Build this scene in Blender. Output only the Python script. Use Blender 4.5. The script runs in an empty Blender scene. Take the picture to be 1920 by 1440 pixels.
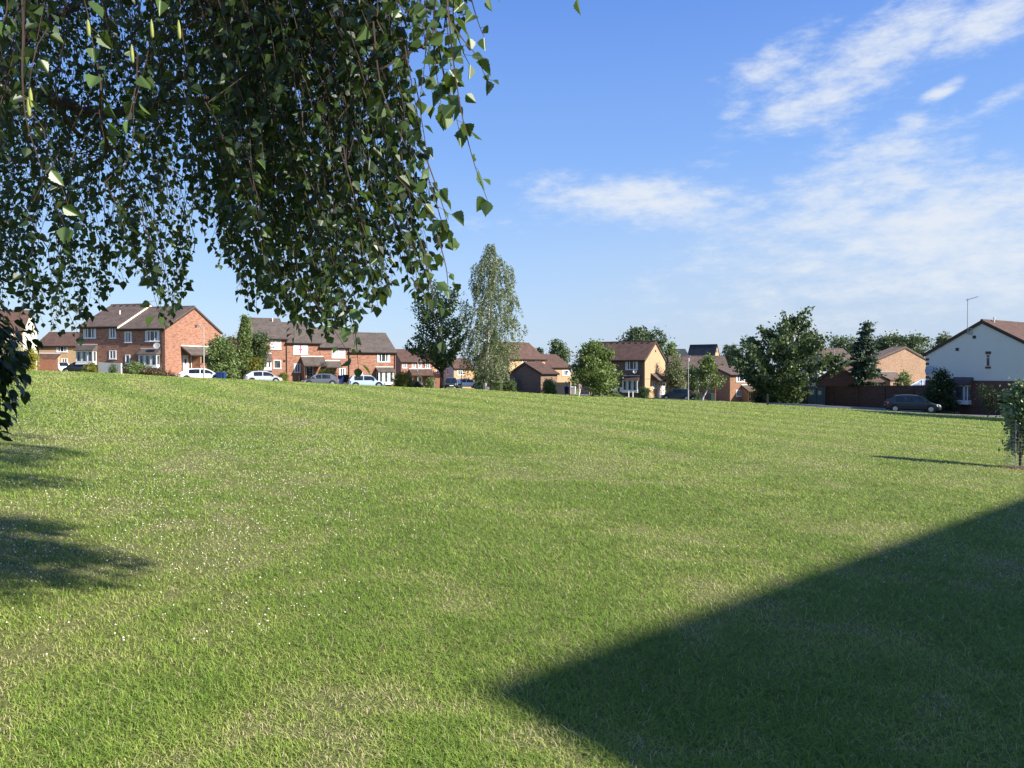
import bpy, bmesh, math, random
import numpy as np
from mathutils import Vector, Matrix
R = math.radians
S = bpy.context.scene
COL = S.collection
EYE = 1.6
F = 1442.0
PITCH = math.atan(27.0 / F)
CP, SP = math.cos(PITCH), math.sin(PITCH)
SUN_EL = 31.0
SUN_H = np.array([0.929, -0.37])          # horizontal direction towards the sun

# ------------------------------------------------------------------ surveying helpers
def ray(px, py):
    u, v = (px - 960) / F, (720 - py) / F
    return Vector((u, CP + v * SP, -SP + v * CP))
def at(px, py, Y):
    d = ray(px, py)
    k = Y / d.y
    return Vector((d.x * k, Y, EYE + d.z * k))

# ------------------------------------------------------------------ terrain
def plane_z(x, y):
    xc = np.clip(x, -75, 62)
    yc = np.clip(y, -40, 130)
    return -0.052 * xc - 0.0042 * yc
CTRL = [(60,698,70),(200,702,72),(340,707,73),(460,711,77),(570,716,81),(640,720,83),(740,725,86),(908,732,80),(1000,738,90),
        (1100,743,92),(1200,747,92),(1290,752,86),(1440,759,66),(1560,766,64.5),(1650,771,64),(1720,775,63.5),(1900,786,62),
        (310,704.5,86),(150,700,93),(44,697,105),(110,697,118),(490,716,97),(742,725,105.6),(1209,747,105),(1248,747,109),(1735,770,72),
        (1950,775,64),(1012,738,100),(1370,753,112),(752,726,135),(851,728,138),(1500,759,84),(1600,762,79),(1643,760,95),(1290,755,125),(1100,742,118)]
_cx, _cy, _cr = [], [], []
for px, py, Y in CTRL:
    p = at(px, py, Y); _cx.append(p.x); _cy.append(p.y); _cr.append(p.z - plane_z(p.x, p.y))
for x, y in [(0,0),(0,8),(-6,8),(8,12),(0,22),(-12,22),(14,22),(0,40),(-22,40),(24,40),(-30,55),(-8,58),(12,58),(28,50),(-40,-10),(30,-15),(0,-30),(60,20),(-60,30),
             (-90,160),(0,200),(90,160),(150,60),(-150,60)]:
    _cx.append(x); _cy.append(y); _cr.append(0.0)
_cx, _cy, _cr = map(np.array, (_cx, _cy, _cr))
DIP = [(-60,74.5),(-45,76),(-32,80),(-27,82.5),(-21.7,86.5),(-16.2,90),(-11,92.8)]
def dip(x, y):
    d = np.full(np.shape(x), 1e9)
    for (ax, ay), (bx, by) in zip(DIP[:-1], DIP[1:]):
        vx, vy = bx - ax, by - ay; k = np.clip(((x - ax) * vx + (y - ay) * vy) / (vx * vx + vy * vy), 0, 1)
        d = np.minimum(d, np.hypot(x - ax - k * vx, y - ay - k * vy))
    return .5 * np.clip((5.6 - d) / 2.4, 0, 1)
def g_arr(x, y):
    x = np.asarray(x, float); y = np.asarray(y, float)
    num = np.zeros_like(x); den = np.zeros_like(x)
    for a, b, r in zip(_cx, _cy, _cr):
        w = 1.0 / (((x - a) ** 2 + (y - b) ** 2) + 6.0) ** 1.6
        num += w * r; den += w
    return plane_z(x, y) + num / den - dip(x, y)
def g(x, y):
    return float(g_arr(np.array([x]), np.array([y]))[0])
def gp(px, Y):
    """point on the ground on the line of sight px at depth Y"""
    x = (px - 960) / F * Y
    return Vector((x, Y, g(x, Y)))

# ------------------------------------------------------------------ materials
MAT = {}
def newmat(name):
    m = bpy.data.materials.new(name); m.use_nodes = True
    nt = m.node_tree; nt.nodes.clear()
    out = nt.nodes.new('ShaderNodeOutputMaterial')
    b = nt.nodes.new('ShaderNodeBsdfPrincipled')
    nt.links.new(b.outputs[0], out.inputs[0])
    return m, nt, b, out
def N(nt, t, **kw):
    n = nt.nodes.new(t)
    for k, v in kw.items():
        if k in n.inputs: n.inputs[k].default_value = v
        else: setattr(n, k, v)
    return n
def mixc(nt, fac, a, b, mode='MIX'):
    n = nt.nodes.new('ShaderNodeMix'); n.data_type = 'RGBA'; n.blend_type = mode
    for s, v in ((0, fac), (6, a), (7, b)):
        if hasattr(v, 'is_linked') or isinstance(v, bpy.types.NodeSocket): nt.links.new(v, n.inputs[s])
        elif s == 0: n.inputs[0].default_value = v
        else: n.inputs[s].default_value = (*v, 1)
    return n.outputs[2]
def noise(nt, vec, scale, detail=4, rough=.55):
    n = N(nt, 'ShaderNodeTexNoise'); n.inputs['Scale'].default_value = scale
    n.inputs['Detail'].default_value = detail; n.inputs['Roughness'].default_value = rough
    if vec is not None: nt.links.new(vec, n.inputs['Vector'])
    return n.outputs['Fac']
def ramp(nt, fac, lo, hi):
    n = N(nt, 'ShaderNodeMapRange'); n.clamp = True; n.interpolation_type = 'SMOOTHSTEP'
    n.inputs[1].default_value = lo; n.inputs[2].default_value = hi
    nt.links.new(fac, n.inputs[0]); return n.outputs[0]
def math_(nt, op, a, b=None):
    n = N(nt, 'ShaderNodeMath'); n.operation = op
    for i, v in enumerate((a, b)):
        if v is None: continue
        if isinstance(v, bpy.types.NodeSocket): nt.links.new(v, n.inputs[i])
        else: n.inputs[i].default_value = v
    return n.outputs[0]
def objco(nt): return N(nt, 'ShaderNodeTexCoord').outputs['Object']

def plain(name, col, rough=.6, var=.18, scale=6, spec=.3, metal=0, coat=0):
    if name in MAT: return MAT[name]
    m, nt, b, out = newmat(name)
    co = objco(nt)
    f = noise(nt, co, scale)
    c = mixc(nt, f, tuple(x * (1 - var) for x in col), tuple(min(1, x * (1 + var)) for x in col))
    nt.links.new(c, b.inputs['Base Color'])
    b.inputs['Roughness'].default_value = rough; b.inputs['Metallic'].default_value = metal
    b.inputs['Specular IOR Level'].default_value = spec
    b.inputs['Coat Weight'].default_value = coat
    MAT[name] = m; return m
def brick(name, c1, c2, mortar, dark=(.1,.06,.05), mott=.35):
    m, nt, b, out = newmat(name)
    co = objco(nt)
    sp = N(nt, 'ShaderNodeSeparateXYZ'); nt.links.new(co, sp.inputs[0])
    s = math_(nt, 'ADD', sp.outputs[0], sp.outputs[1])
    cb = N(nt, 'ShaderNodeCombineXYZ'); nt.links.new(s, cb.inputs[0]); nt.links.new(sp.outputs[2], cb.inputs[1])
    bt = N(nt, 'ShaderNodeTexBrick')
    bt.inputs['Scale'].default_value = 1.0
    bt.inputs['Brick Width'].default_value = .225; bt.inputs['Row Height'].default_value = .075; bt.inputs['Mortar Size'].default_value = .006
    bt.inputs['Color1'].default_value = (*c1, 1); bt.inputs['Color2'].default_value = (*c2, 1); bt.inputs['Mortar'].default_value = (*mortar, 1)
    nt.links.new(cb.outputs[0], bt.inputs['Vector'])
    mp = N(nt, 'ShaderNodeMapping'); mp.inputs['Scale'].default_value = (1.3, 3.4, 1); nt.links.new(cb.outputs[0], mp.inputs[0])
    f = ramp(nt, noise(nt, mp.outputs[0], 1.3, 6, .78), .46, .62)
    c = mixc(nt, math_(nt, 'MULTIPLY', f, mott), bt.outputs['Color'], dark)
    f2 = noise(nt, co, .35, 3)
    c = mixc(nt, ramp(nt, f2, .3, .7), mixc(nt, .14, c, (0, 0, 0)), c)
    nt.links.new(c, b.inputs['Base Color']); b.inputs['Roughness'].default_value = .9
    b.inputs['Specular IOR Level'].default_value = .15
    MAT[name] = m; return m
def tiles(name, c1, c2):
    m, nt, b, out = newmat(name)
    co = objco(nt)
    sp = N(nt, 'ShaderNodeSeparateXYZ'); nt.links.new(co, sp.inputs[0])
    cb = N(nt, 'ShaderNodeCombineXYZ'); nt.links.new(sp.outputs[0], cb.inputs[0]); nt.links.new(sp.outputs[2], cb.inputs[1])
    bt = N(nt, 'ShaderNodeTexBrick'); bt.offset = .5
    bt.inputs['Brick Width'].default_value = .3; bt.inputs['Row Height'].default_value = .17; bt.inputs['Mortar Size'].default_value = .014
    bt.inputs['Scale'].default_value = 1
    bt.inputs['Color1'].default_value = (*c1, 1); bt.inputs['Color2'].default_value = (*c2, 1)
    bt.inputs['Mortar'].default_value = (*[x * .45 for x in c1], 1)
    nt.links.new(cb.outputs[0], bt.inputs['Vector'])
    f = noise(nt, co, 1.3, 6, .7)
    c = mixc(nt, ramp(nt, f, .4, .75), bt.outputs['Color'], tuple(x * .6 for x in c2))
    lich = ramp(nt, noise(nt, co, 5, 5, .7), .60, .72)
    c = mixc(nt, math_(nt, 'MULTIPLY', lich, .30), c, (.20, .18, .14))
    nt.links.new(c, b.inputs['Base Color']); b.inputs['Roughness'].default_value = .85
    b.inputs['Specular IOR Level'].default_value = .2
    MAT[name] = m; return m
def glass(name, col=(.03,.035,.04), rough=.06):
    m, nt, b, out = newmat(name)
    co = objco(nt)
    f = ramp(nt, noise(nt, co, 1.2, 2), .42, .6)
    c = mixc(nt, f, col, tuple(min(1, x * 2.2 + .01) for x in col))
    nt.links.new(c, b.inputs['Base Color']); b.inputs['Roughness'].default_value = rough
    b.inputs['Specular IOR Level'].default_value = .55
    MAT[name] = m; return m
def leafmat(name, dark, light, trans=.3, rough=.45, tcol=None, spec=.35):
    m, nt, b, out = newmat(name)
    at_ = N(nt, 'ShaderNodeAttribute'); at_.attribute_name = 'tint'
    c = mixc(nt, at_.outputs['Fac'], dark, light)
    nt.links.new(c, b.inputs['Base Color']); b.inputs['Roughness'].default_value = rough
    b.inputs['Specular IOR Level'].default_value = spec
    t = N(nt, 'ShaderNodeBsdfTranslucent')
    tc = tcol or (light[0] * 1.3, light[1] * 1.25, light[2] * .6)
    nt.links.new(mixc(nt, .75, c, tc), t.inputs[0])
    mx = N(nt, 'ShaderNodeMixShader'); mx.inputs[0].default_value = trans
    nt.links.new(b.outputs[0], mx.inputs[1]); nt.links.new(t.outputs[0], mx.inputs[2]); nt.links.new(mx.outputs[0], out.inputs[0])
    MAT[name] = m; return m

brick('red_brick', (0.389,0.181,0.111), (0.311,0.134,0.086), (0.389,0.299,0.244), (.13,.065,.05), .65)
brick('red_brick_dull', (0.432,0.200,0.123), (0.346,0.149,0.096), (0.432,0.332,0.271), (.13,.065,.05), .65)
brick('orange_brick', (0.378,0.198,0.117), (0.315,0.153,0.090), (0.378,0.279,0.207), (.16,.085,.06), .5)
brick('pink_brick', (0.360,0.153,0.117), (0.306,0.126,0.095), (0.378,0.270,0.225), (.2,.09,.07), .25)
brick('buff_brick', (0.482,0.327,0.189), (0.430,0.284,0.159), (0.473,0.361,0.258), (.40,.23,.13), .3)
brick('pale_brick', (0.533,0.344,0.189), (0.482,0.301,0.163), (0.516,0.387,0.258), (.36,.2,.12), .35)
brick('brown_brick', (.29,.195,.145), (.23,.155,.115), (.25,.19,.15), (.11,.07,.055), .4)
brick('dark_brick', (0.195,0.131,0.096), (0.150,0.096,0.074), (0.195,0.152,0.126), (.07,.045,.037), .4)
brick('mottled_brick', (0.324,0.207,0.135), (0.261,0.162,0.104), (0.324,0.252,0.189), (.13,.08,.06), .6)
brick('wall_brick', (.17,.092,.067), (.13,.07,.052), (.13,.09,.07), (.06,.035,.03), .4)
tiles('brown_tiles', (.155,.115,.092), (.122,.09,.074))
tiles('grey_tiles', (.135,.110,.095), (.105,.087,.077))
tiles('red_tiles', (.135,.080,.062), (.105,.063,.05))
tiles('slate_tiles', (.055,.062,.075), (.042,.047,.058))
plain('white_render', (.68,.67,.60), .85, .05, 1.2)
plain('cream_render', (.80,.74,.62), .85, .05, 1.2)
plain('grey_render', (.42,.45,.5), .85, .06, 1.2)
plain('white_upvc', (.82,.82,.82), .35, .03, 3, .4)
plain('white_panel', (.78,.76,.72), .5, .05, 2)
plain('dark_fascia', (.045,.032,.028), .55, .2, 4)
plain('black_plastic', (.018,.018,.02), .4, .2, 5)
plain('lead', (.22,.23,.25), .6, .15, 6)
plain('brown_wood', (.20,.085,.05), .75, .3, 5)
plain('grey_wood', (.33,.29,.25), .8, .25, 6)
plain('red_paint', (.26,.03,.045), .45, .1, 3)
plain('olive_paint', (.16,.13,.05), .5, .1, 3)
plain('door_black', (.015,.017,.02), .35, .1, 3)
plain('net_curtain', (.62,.62,.62), .8, .22, 9)
plain('blind_pale', (.44,.40,.43), .7, .08, 7)
plain('metal_grey', (.38,.39,.38), .45, .1, 5, .5, .3)
plain('post_green', (.36,.38,.33), .5, .1, 4, .4)
plain('gate_grey', (.15,.20,.23), .5, .12, 3)
plain('aerial_metal', (.30,.31,.32), .4, .1, 8, .5, .6)
plain('terracotta', (.30,.12,.075), .8, .15, 4)
glass('pane_glass'); glass('pane_bright', (.10,.115,.13), .05); glass('car_glass', (.012,.015,.018), .04)
def conservatory_glass():
    return glass('roof_glass', (.30,.36,.42), .08)
conservatory_glass()
plain('tyre', (.018,.018,.018), .85, .2, 12)
plain('alloy', (.48,.49,.5), .35, .08, 9, .5, .7)
plain('plate_white', (.8,.8,.76), .4, .03, 3)
plain('plate_yellow', (.75,.55,.05), .4, .03, 3)
plain('lamp_red', (.45,.015,.015), .2, .1, 5, .5)
plain('lamp_clear', (.62,.66,.7), .1, .1, 5, .6)
def paint(name, col, metal=0.0):
    m = plain(name, col, .3, .03, 2, .5, metal, .35); return m
paint('paint_white', (.80,.81,.82)); paint('paint_silver', (.50,.53,.56), .35); paint('paint_grey', (.13,.14,.16), .4)
paint('paint_sky', (.42,.55,.66), .1); paint('paint_black', (.02,.022,.028)); plain('paint_navy', (.010,.020,.027), .35, .03, 2, .4, 0, .2)
plain('bin_blue', (.016,.038,.13), .5, .1, 4); plain('bin_black', (.02,.02,.022), .5, .1, 4); plain('bin_green', (.02,.07,.05), .5, .1, 4)
plain('skin', (.45,.26,.18), .6, .06, 6); plain('hair_dark', (.03,.02,.015), .7, .3, 20)
plain('shirt_pink', (.52,.36,.34), .85, .12, 9); plain('trousers_white', (.72,.70,.66), .85, .06, 7)
plain('cloth_white', (.80,.78,.78), .9, .03, 3); plain('cloth_red', (.62,.10,.16), .9, .05, 3); plain('cloth_grey', (.48,.46,.50), .9, .15, 14)
plain('bark_brown', (.085,.065,.05), .95, .4, 9); plain('bark_twig', (.055,.036,.026), .7, .3, 30); plain('soil', (.09,.055,.035), 1, .35, 9)
def birch_bark():
    m, nt, b, out = newmat('birch_bark')
    co = objco(nt)
    mp = N(nt, 'ShaderNodeMapping'); mp.inputs['Scale'].default_value = (2, 2, 5); nt.links.new(co, mp.inputs[0])
    f = ramp(nt, noise(nt, mp.outputs[0], 2.2, 5, .7), .56, .64)
    c = mixc(nt, f, (.62,.60,.55), (.06,.055,.05))
    nt.links.new(c, b.inputs['Base Color']); b.inputs['Roughness'].default_value = .8
    MAT['birch_bark'] = m
birch_bark()
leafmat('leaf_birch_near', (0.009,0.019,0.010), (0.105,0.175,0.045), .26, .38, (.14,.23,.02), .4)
leafmat('leaf_birch_far', (0.105,0.135,0.068), (0.235,0.275,0.15), .22, .5)
leafmat('leaf_maple', (0.03,0.06,0.026), (0.12,0.175,0.065), .2, .45)
leafmat('leaf_green', (0.06,0.105,0.03), (0.2,0.265,0.085), .25, .5)
leafmat('leaf_dark', (0.03,0.058,0.028), (0.115,0.165,0.062), .18, .45)
leafmat('leaf_far', (0.05,0.085,0.042), (0.135,0.185,0.09), .2, .6)
leafmat('leaf_conifer', (0.028,0.055,0.036), (0.09,0.135,0.075), .12, .6)
leafmat('leaf_hedge', (0.014,0.03,0.012), (0.05,0.085,0.03), .22, .4)
leafmat('leaf_yellow', (.16,.17,.02), (.42,.38,.05), .3, .5, (.5,.45,.04))
leafmat('leaf_mixed', (.07,.095,.02), (.28,.27,.05), .3, .5)
leafmat('leaf_cream', (.16,.20,.09), (.60,.62,.42), .25, .5, (.6,.6,.3))
leafmat('leaf_silver', (.05,.095,.035), (.33,.42,.22), .2, .35, (.3,.4,.1))
leafmat('leaf_bronze', (.07,.05,.03), (.16,.12,.06), .2, .5)

# ------------------------------------------------------------------ mesh helpers
class MB:
    def __init__(s): s.v = []; s.f = []
    def poly(s, pts):
        n = len(s.v); s.v += [tuple(p) for p in pts]; s.f.append(tuple(range(n, n + len(pts))))
    def hexa(s, p):                     # 8 points: bottom loop 0-3, top loop 4-7
        n = len(s.v); s.v += [tuple(q) for q in p]
        for f in ((3,2,1,0),(4,5,6,7),(0,1,5,4),(1,2,6,5),(2,3,7,6),(3,0,4,7)): s.f.append(tuple(n + i for i in f))
    def box(s, x0, x1, y0, y1, z0, z1):
        s.hexa([(x0,y0,z0),(x1,y0,z0),(x1,y1,z0),(x0,y1,z0),(x0,y0,z1),(x1,y0,z1),(x1,y1,z1),(x0,y1,z1)])
    def prism(s, a, b):                 # two matching loops
        n = len(s.v); k = len(a); s.v += [tuple(p) for p in a] + [tuple(p) for p in b]
        s.f.append(tuple(range(n + k - 1, n - 1, -1))); s.f.append(tuple(range(n + k, n + 2 * k)))
        for i in range(k):
            j = (i + 1) % k; s.f.append((n + i, n + j, n + k + j, n + k + i))
    def tube(s, pts, rad, n=6, cap=True):
        pts = [Vector(p) for p in pts]
        if not hasattr(rad, '__len__'): rad = [rad] * len(pts)
        base = len(s.v); prev = None
        for i, p in enumerate(pts):
            d = (pts[min(i + 1, len(pts) - 1)] - pts[max(i - 1, 0)])
            if d.length < 1e-9: d = Vector((0, 0, 1))
            d.normalize()
            a = d.orthogonal() if prev is None else (prev - d * prev.dot(d))
            if a.length < 1e-6: a = d.orthogonal()
            a.normalize(); prev = a; b = d.cross(a)
            for k in range(n):
                t = 2 * math.pi * k / n
                s.v.append(tuple(p + (a * math.cos(t) + b * math.sin(t)) * rad[i]))
        for i in range(len(pts) - 1):
            for k in range(n):
                j = (k + 1) % n
                s.f.append((base + i * n + k, base + i * n + j, base + (i + 1) * n + j, base + (i + 1) * n + k))
        if cap:
            s.f.append(tuple(base + k for k in range(n - 1, -1, -1)))
            e = base + (len(pts) - 1) * n; s.f.append(tuple(e + k for k in range(n)))
    def lathe(s, prof, n=16, ax='z', off=(0,0,0)):
        base = len(s.v)
        for r, h in prof:
            for k in range(n):
                t = 2 * math.pi * k / n; c, q = r * math.cos(t), r * math.sin(t)
                p = (c, q, h) if ax == 'z' else (c, h, q)
                s.v.append((p[0] + off[0], p[1] + off[1], p[2] + off[2]))
        for i in range(len(prof) - 1):
            for k in range(n):
                j = (k + 1) % n; s.f.append((base + i * n + k, base + i * n + j, base + (i + 1) * n + j, base + (i + 1) * n + k))
        s.f.append(tuple(base + k for k in range(n - 1, -1, -1))); e = base + (len(prof) - 1) * n; s.f.append(tuple(e + k for k in range(n)))
    def build(s, name, mat, parent=None, smooth=False, mats=None, matidx=None):
        me = bpy.data.meshes.new(name); me.from_pydata(s.v, [], s.f); me.update()
        bm = bmesh.new(); bm.from_mesh(me); bmesh.ops.recalc_face_normals(bm, faces=bm.faces); bm.to_mesh(me); bm.free()
        o = bpy.data.objects.new(name, me); COL.objects.link(o)
        for m in (mats or [mat]): me.materials.append(MAT[m] if isinstance(m, str) else m)
        if matidx: me.polygons.foreach_set('material_index', matidx)
        if smooth: me.polygons.foreach_set('use_smooth', [True] * len(me.polygons))
        if parent: o.parent = parent
        return o
def np_obj(name, verts, loops, totals, mat, parent=None, tint=None, smooth=False):
    me = bpy.data.meshes.new(name)
    verts = np.asarray(verts, np.float32).reshape(-1, 3); loops = np.asarray(loops, np.int32).ravel(); totals = np.asarray(totals, np.int32)
    me.vertices.add(len(verts)); me.vertices.foreach_set('co', verts.ravel())
    me.loops.add(len(loops)); me.loops.foreach_set('vertex_index', loops)
    me.polygons.add(len(totals)); starts = np.concatenate([[0], np.cumsum(totals)[:-1]]).astype(np.int32)
    me.polygons.foreach_set('loop_start', starts); me.polygons.foreach_set('loop_total', totals)
    if tint is not None:
        a = me.attributes.new('tint', 'FLOAT', 'POINT'); a.data.foreach_set('value', np.asarray(tint, np.float32))
    if smooth: me.polygons.foreach_set('use_smooth', np.ones(len(totals), bool))
    me.update(calc_edges=True)
    me.materials.append(MAT[mat] if isinstance(mat, str) else mat)
    o = bpy.data.objects.new(name, me); COL.objects.link(o)
    if parent: o.parent = parent
    return o
def tag(o, label=None, cat=None, group=None, kind=None):
    if label: o['label'] = label
    if cat: o['category'] = cat
    if group: o['group'] = group
    if kind: o['kind'] = kind
    return o
def thing(name, loc, label, cat, group=None, rz=0.0):
    o = bpy.data.objects.new(name, None); COL.objects.link(o)
    o.location = loc; o.rotation_euler = (0, 0, rz); o.empty_display_size = .3
    return tag(o, label, cat, group)
def copy_tree(o, parent=None):
    c = o.copy(); COL.objects.link(c)
    if parent: c.parent = parent
    for ch in list(o.children): copy_tree(ch, c)
    return c

# ------------------------------------------------------------------ houses
class House:
    """a two-slope house; pc = pixel column of the visible front corner (front-right for side R, front-left for side L) at depth Y"""
    def __init__(s, name, label, side, pc, Y, phi, front, depth, eave, ridge, wall='red_brick', roof='brown_tiles', gable=None, base=None,
                 group='houses round the green', over=.28, barge='dark_fascia', cat='house', vents=False, corner=None, verge=.12, zbase=None):
        s.phi = R(phi); s.side = side
        s.ex = Vector((math.cos(s.phi), math.sin(s.phi), 0)); s.ey = Vector((-math.sin(s.phi), math.cos(s.phi), 0))
        if corner is None:
            x = (pc - 960) / F * Y; corner = Vector((x, Y, 0))
        else: Y = corner.y; pc = 960 + corner.x / corner.y * F
        zb = g(corner.x, corner.y) if zbase is None else zbase
        if base: zb = at(pc, base, Y).z
        s.o = Vector((corner.x, corner.y, zb))
        s.W = s.solve(corner, s.ex * (-1 if side == 'R' else 1), front)
        s.D = s.solve(corner, s.ey, depth)
        s.x0, s.x1 = (-s.W, 0) if side == 'R' else (0, s.W)
        s.ze = at(pc, eave, Y).z - zb
        a = corner + s.ey * (s.D / 2); s.zr = at(960 + a.x / a.y * F, ridge, a.y).z - zb
        s.root = thing(name, s.o, label, cat, group, s.phi)
        W0, W1, D = s.x0, s.x1, s.D
        b = MB(); zl = -1.2
        p = [(0, zl), (D, zl), (D, s.ze), (D / 2, s.zr), (0, s.ze)]
        b.prism([(W0, y, z) for y, z in p], [(W1, y, z) for y, z in p])
        s.wall = b.build('wall', wall, s.root, mats=[wall, gable or wall], matidx=[1, 1, 0, 0, 0, 0, 0])
        # roof: two slabs meeting at the ridge
        sl = (s.zr - s.ze) / (D / 2); t = .13; rb = MB()
        for q in (0, 1):
            y_e = -over if q == 0 else D + over; z_e = s.ze - sl * over + .05
            lo, hi = W0 - verge, W1 + verge
            pts = [(y_e, z_e), (D / 2, s.zr + .05), (D / 2, s.zr + .05 + t), (y_e, z_e + t)]
            rb.prism([(lo, y, z) for y, z in pts], [(hi, y, z) for y, z in pts])
        n = int((W1 - W0 + 2 * verge) / .45)
        st = (W1 - W0 + 2 * verge) / n
        for i in range(n):              # ridge tiles
            xa = W0 - verge + i * st
            rb.tube([(xa + .01, D / 2, s.zr + .05 + t - .05), (xa + st - .02, D / 2, s.zr + .05 + t - .05)], .125, 8)
        s.roof = rb.build('roof', roof, s.root)
        if vents:
            k = W0 + .5
            while k < W1 - .3:
                ys = -1
                vy = D / 2 - .42; vz = s.ze + sl * vy + .05 + t
                vb = MB(); vb.hexa([(k, vy - .1, vz - .1 * sl - .01), (k + .3, vy - .1, vz - .1 * sl - .01), (k + .3, vy + .1, vz + .1 * sl - .01), (k, vy + .1, vz + .1 * sl - .01),
                         (k, vy - .1, vz - .1 * sl + .06), (k + .3, vy - .1, vz - .1 * sl + .06), (k + .3, vy + .1, vz + .1 * sl + .06), (k, vy + .1, vz + .1 * sl + .06)])
                k += .95; vb.build('ridge_vent', 'black_plastic', s.roof)
        # bargeboards and gutters
        for xg, sg in ((W0, -1), (W1, 1)):
            bb = MB()
            for q in (0, 1):
                ya = -over if q == 0 else D + over
                za = s.ze - sl * over + .05
                xa, xb = xg + sg * (verge - .03), xg + sg * (verge + .012)
                pts = [(ya, za - .19), (D / 2, s.zr - .14), (D / 2, s.zr + .047), (ya, za - .003)]
                bb.prism([(xa, y, z) for y, z in pts], [(xb, y, z) for y, z in pts])
            bb.build('bargeboard', barge, s.root)
        for ya, sg in ((-over, -1), (D + over, 1)):
            gb = MB(); za = s.ze - sl * over + .05
            gb.tube([(W0 - verge, ya + sg * .065, za + .03), (W1 + verge, ya + sg * .065, za + .03)], .062, 6)
            yy = sorted((ya + sg * .004 - sg * .02, 0 if sg < 0 else D))
            gb.box(W0, W1, yy[0], yy[1], za - .12, za - .05)
            gb.build('gutter', 'dark_fascia', s.root)
    def solve(s, c, d, v):
        if isinstance(v, tuple): return v[0]
        t = (v - 960) / F
        return (t * c.y - c.x) / (d.x - t * d.y)
    def world(s, p): return s.o + s.ex * p[0] + s.ey * p[1] + Vector((0, 0, p[2]))
    def front_corner(s, other):          # world position of the other front corner
        return s.o + s.ex * (s.x0 if s.side == 'R' else s.x1)
    def frame(s, face):
        if face == 'front': return s.o, s.ex, -s.ey
        if face == 'right': return s.o + s.ex * s.x1, s.ey, s.ex
        return s.o + s.ex * s.x0, -s.ey, -s.ex
    def uz(s, face, px, py):
        o, t, n = s.frame(face); d = ray(px, py); c = Vector((0, 0, EYE))
        k = (o - c).dot(n) / d.dot(n); p = c + d * k
        return (p - o).dot(t), p.z - s.o.z
    def rect(s, face, r):
        x0, y0, x1, y1 = r; xm, ym = (x0 + x1) / 2, (y0 + y1) / 2
        u = sorted((s.uz(face, x0, ym)[0], s.uz(face, x1, ym)[0]))
        z = sorted((s.uz(face, xm, y0)[1], s.uz(face, xm, y1)[1]))
        return u[0], u[1], z[0], z[1]
    def L(s, face, u, z, out):
        if face == 'front': return (u, -out, z)
        if face == 'right': return (s.x1 + out, u, z)
        return (s.x0 - out, -u, z)
    def fbox(s, mb, face, u0, u1, z0, z1, a, b):
        mb.hexa([s.L(face, u, z, o) for z in (z0, z1) for u, o in ((u0, a), (u1, a), (u1, b), (u0, b))])
    def fquad(s, mb, face, u0, u1, z0, z1, o):
        mb.poly([s.L(face, u, z, o) for u, z in ((u0, z0), (u1, z0), (u1, z1), (u0, z1))])
    def win(s, face, r, n=2, pane='pane_glass', frame='white_upvc', off=0, transom=None, curtain=True, name='window', parent=None, sill=True, uz=None):
        u0, u1, z0, z1 = uz or s.rect(face, r)
        w = u1 - u0; fw = min(.075, w * .12); mb = MB(); a, b = off - .05, off + .045
        s.fbox(mb, face, u0, u1, z0, z0 + fw, a, b); s.fbox(mb, face, u0, u1, z1 - fw, z1, a, b)
        for i in range(n + 1):
            c = u0 + fw / 2 + (w - fw) * i / n; h = fw * (.5 if i in (0, n) else .62)
            s.fbox(mb, face, c - h, c + h, z0 + fw, z1 - fw, a, b)
        if transom:
            zt = z0 + (z1 - z0) * transom
            for i in range(n):
                ca = u0 + fw / 2 + (w - fw) * i / n + fw * .65; cb = u0 + fw / 2 + (w - fw) * (i + 1) / n - fw * .65
                s.fbox(mb, face, ca, cb, zt - fw * .4, zt + fw * .4, a, b - .006)
        if sill: s.fbox(mb, face, u0 - .05, u1 + .05, z0 - .06, z0 - .002, a, off + .1)
        o = mb.build(name, frame, parent or s.root)
        pb = MB(); s.fquad(pb, face, u0 + fw * .5, u1 - fw * .5, z0 + fw * .5, z1 - fw * .5, off + .012)
        pb.build('pane', pane, o)
        if curtain:
            e = fw + .03
            for (ca, cc) in ((u0 + e, u0 + e + w * .13), (u1 - e - w * .13, u1 - e)):
                cb = MB(); s.fquad(cb, face, ca, cc, z0 + fw, z1 - fw, off + .0155); cb.build('curtain', 'net_curtain', o)
        return o
    def door(s, face, r, mat='white_upvc', glassy=True, off=0, lights=None):
        u0, u1, z0, z1 = s.rect(face, r); mb = MB()
        s.fbox(mb, face, u0, u1, z0, z1, off - .05, off + .03)
        fr = 'white_upvc' if mat != 'white_upvc' else mat
        o = mb.build('door', mat, s.root)
        fb = MB()
        for a, b in ((u0 - .07, u0 - .003), (u1 + .003, u1 + .07)): s.fbox(fb, face, a, b, z0, z1 + .07, off - .05, off + .05)
        s.fbox(fb, face, u0 - .003, u1 + .003, z1 + .003, z1 + .07, off - .05, off + .05)
        fb.build('door_frame', fr, o)
        w, h = u1 - u0, z1 - z0; pb = MB()
        for (a, b, c, d) in (lights or [(.28, .72, .45, .85)]):
            s.fquad(pb, face, u0 + w * a, u0 + w * b, z0 + h * c, z0 + h * d, off + .034)
        pb.build('door_glass', 'pane_bright' if mat == 'door_black' else 'pane_glass', o)
        hb = MB(); s.fbox(hb, face, u1 - .14, u1 - .1, z0 + h * .45, z0 + h * .5, off + .03, off + .08); hb.build('handle', 'metal_grey', o)
        return o
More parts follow.
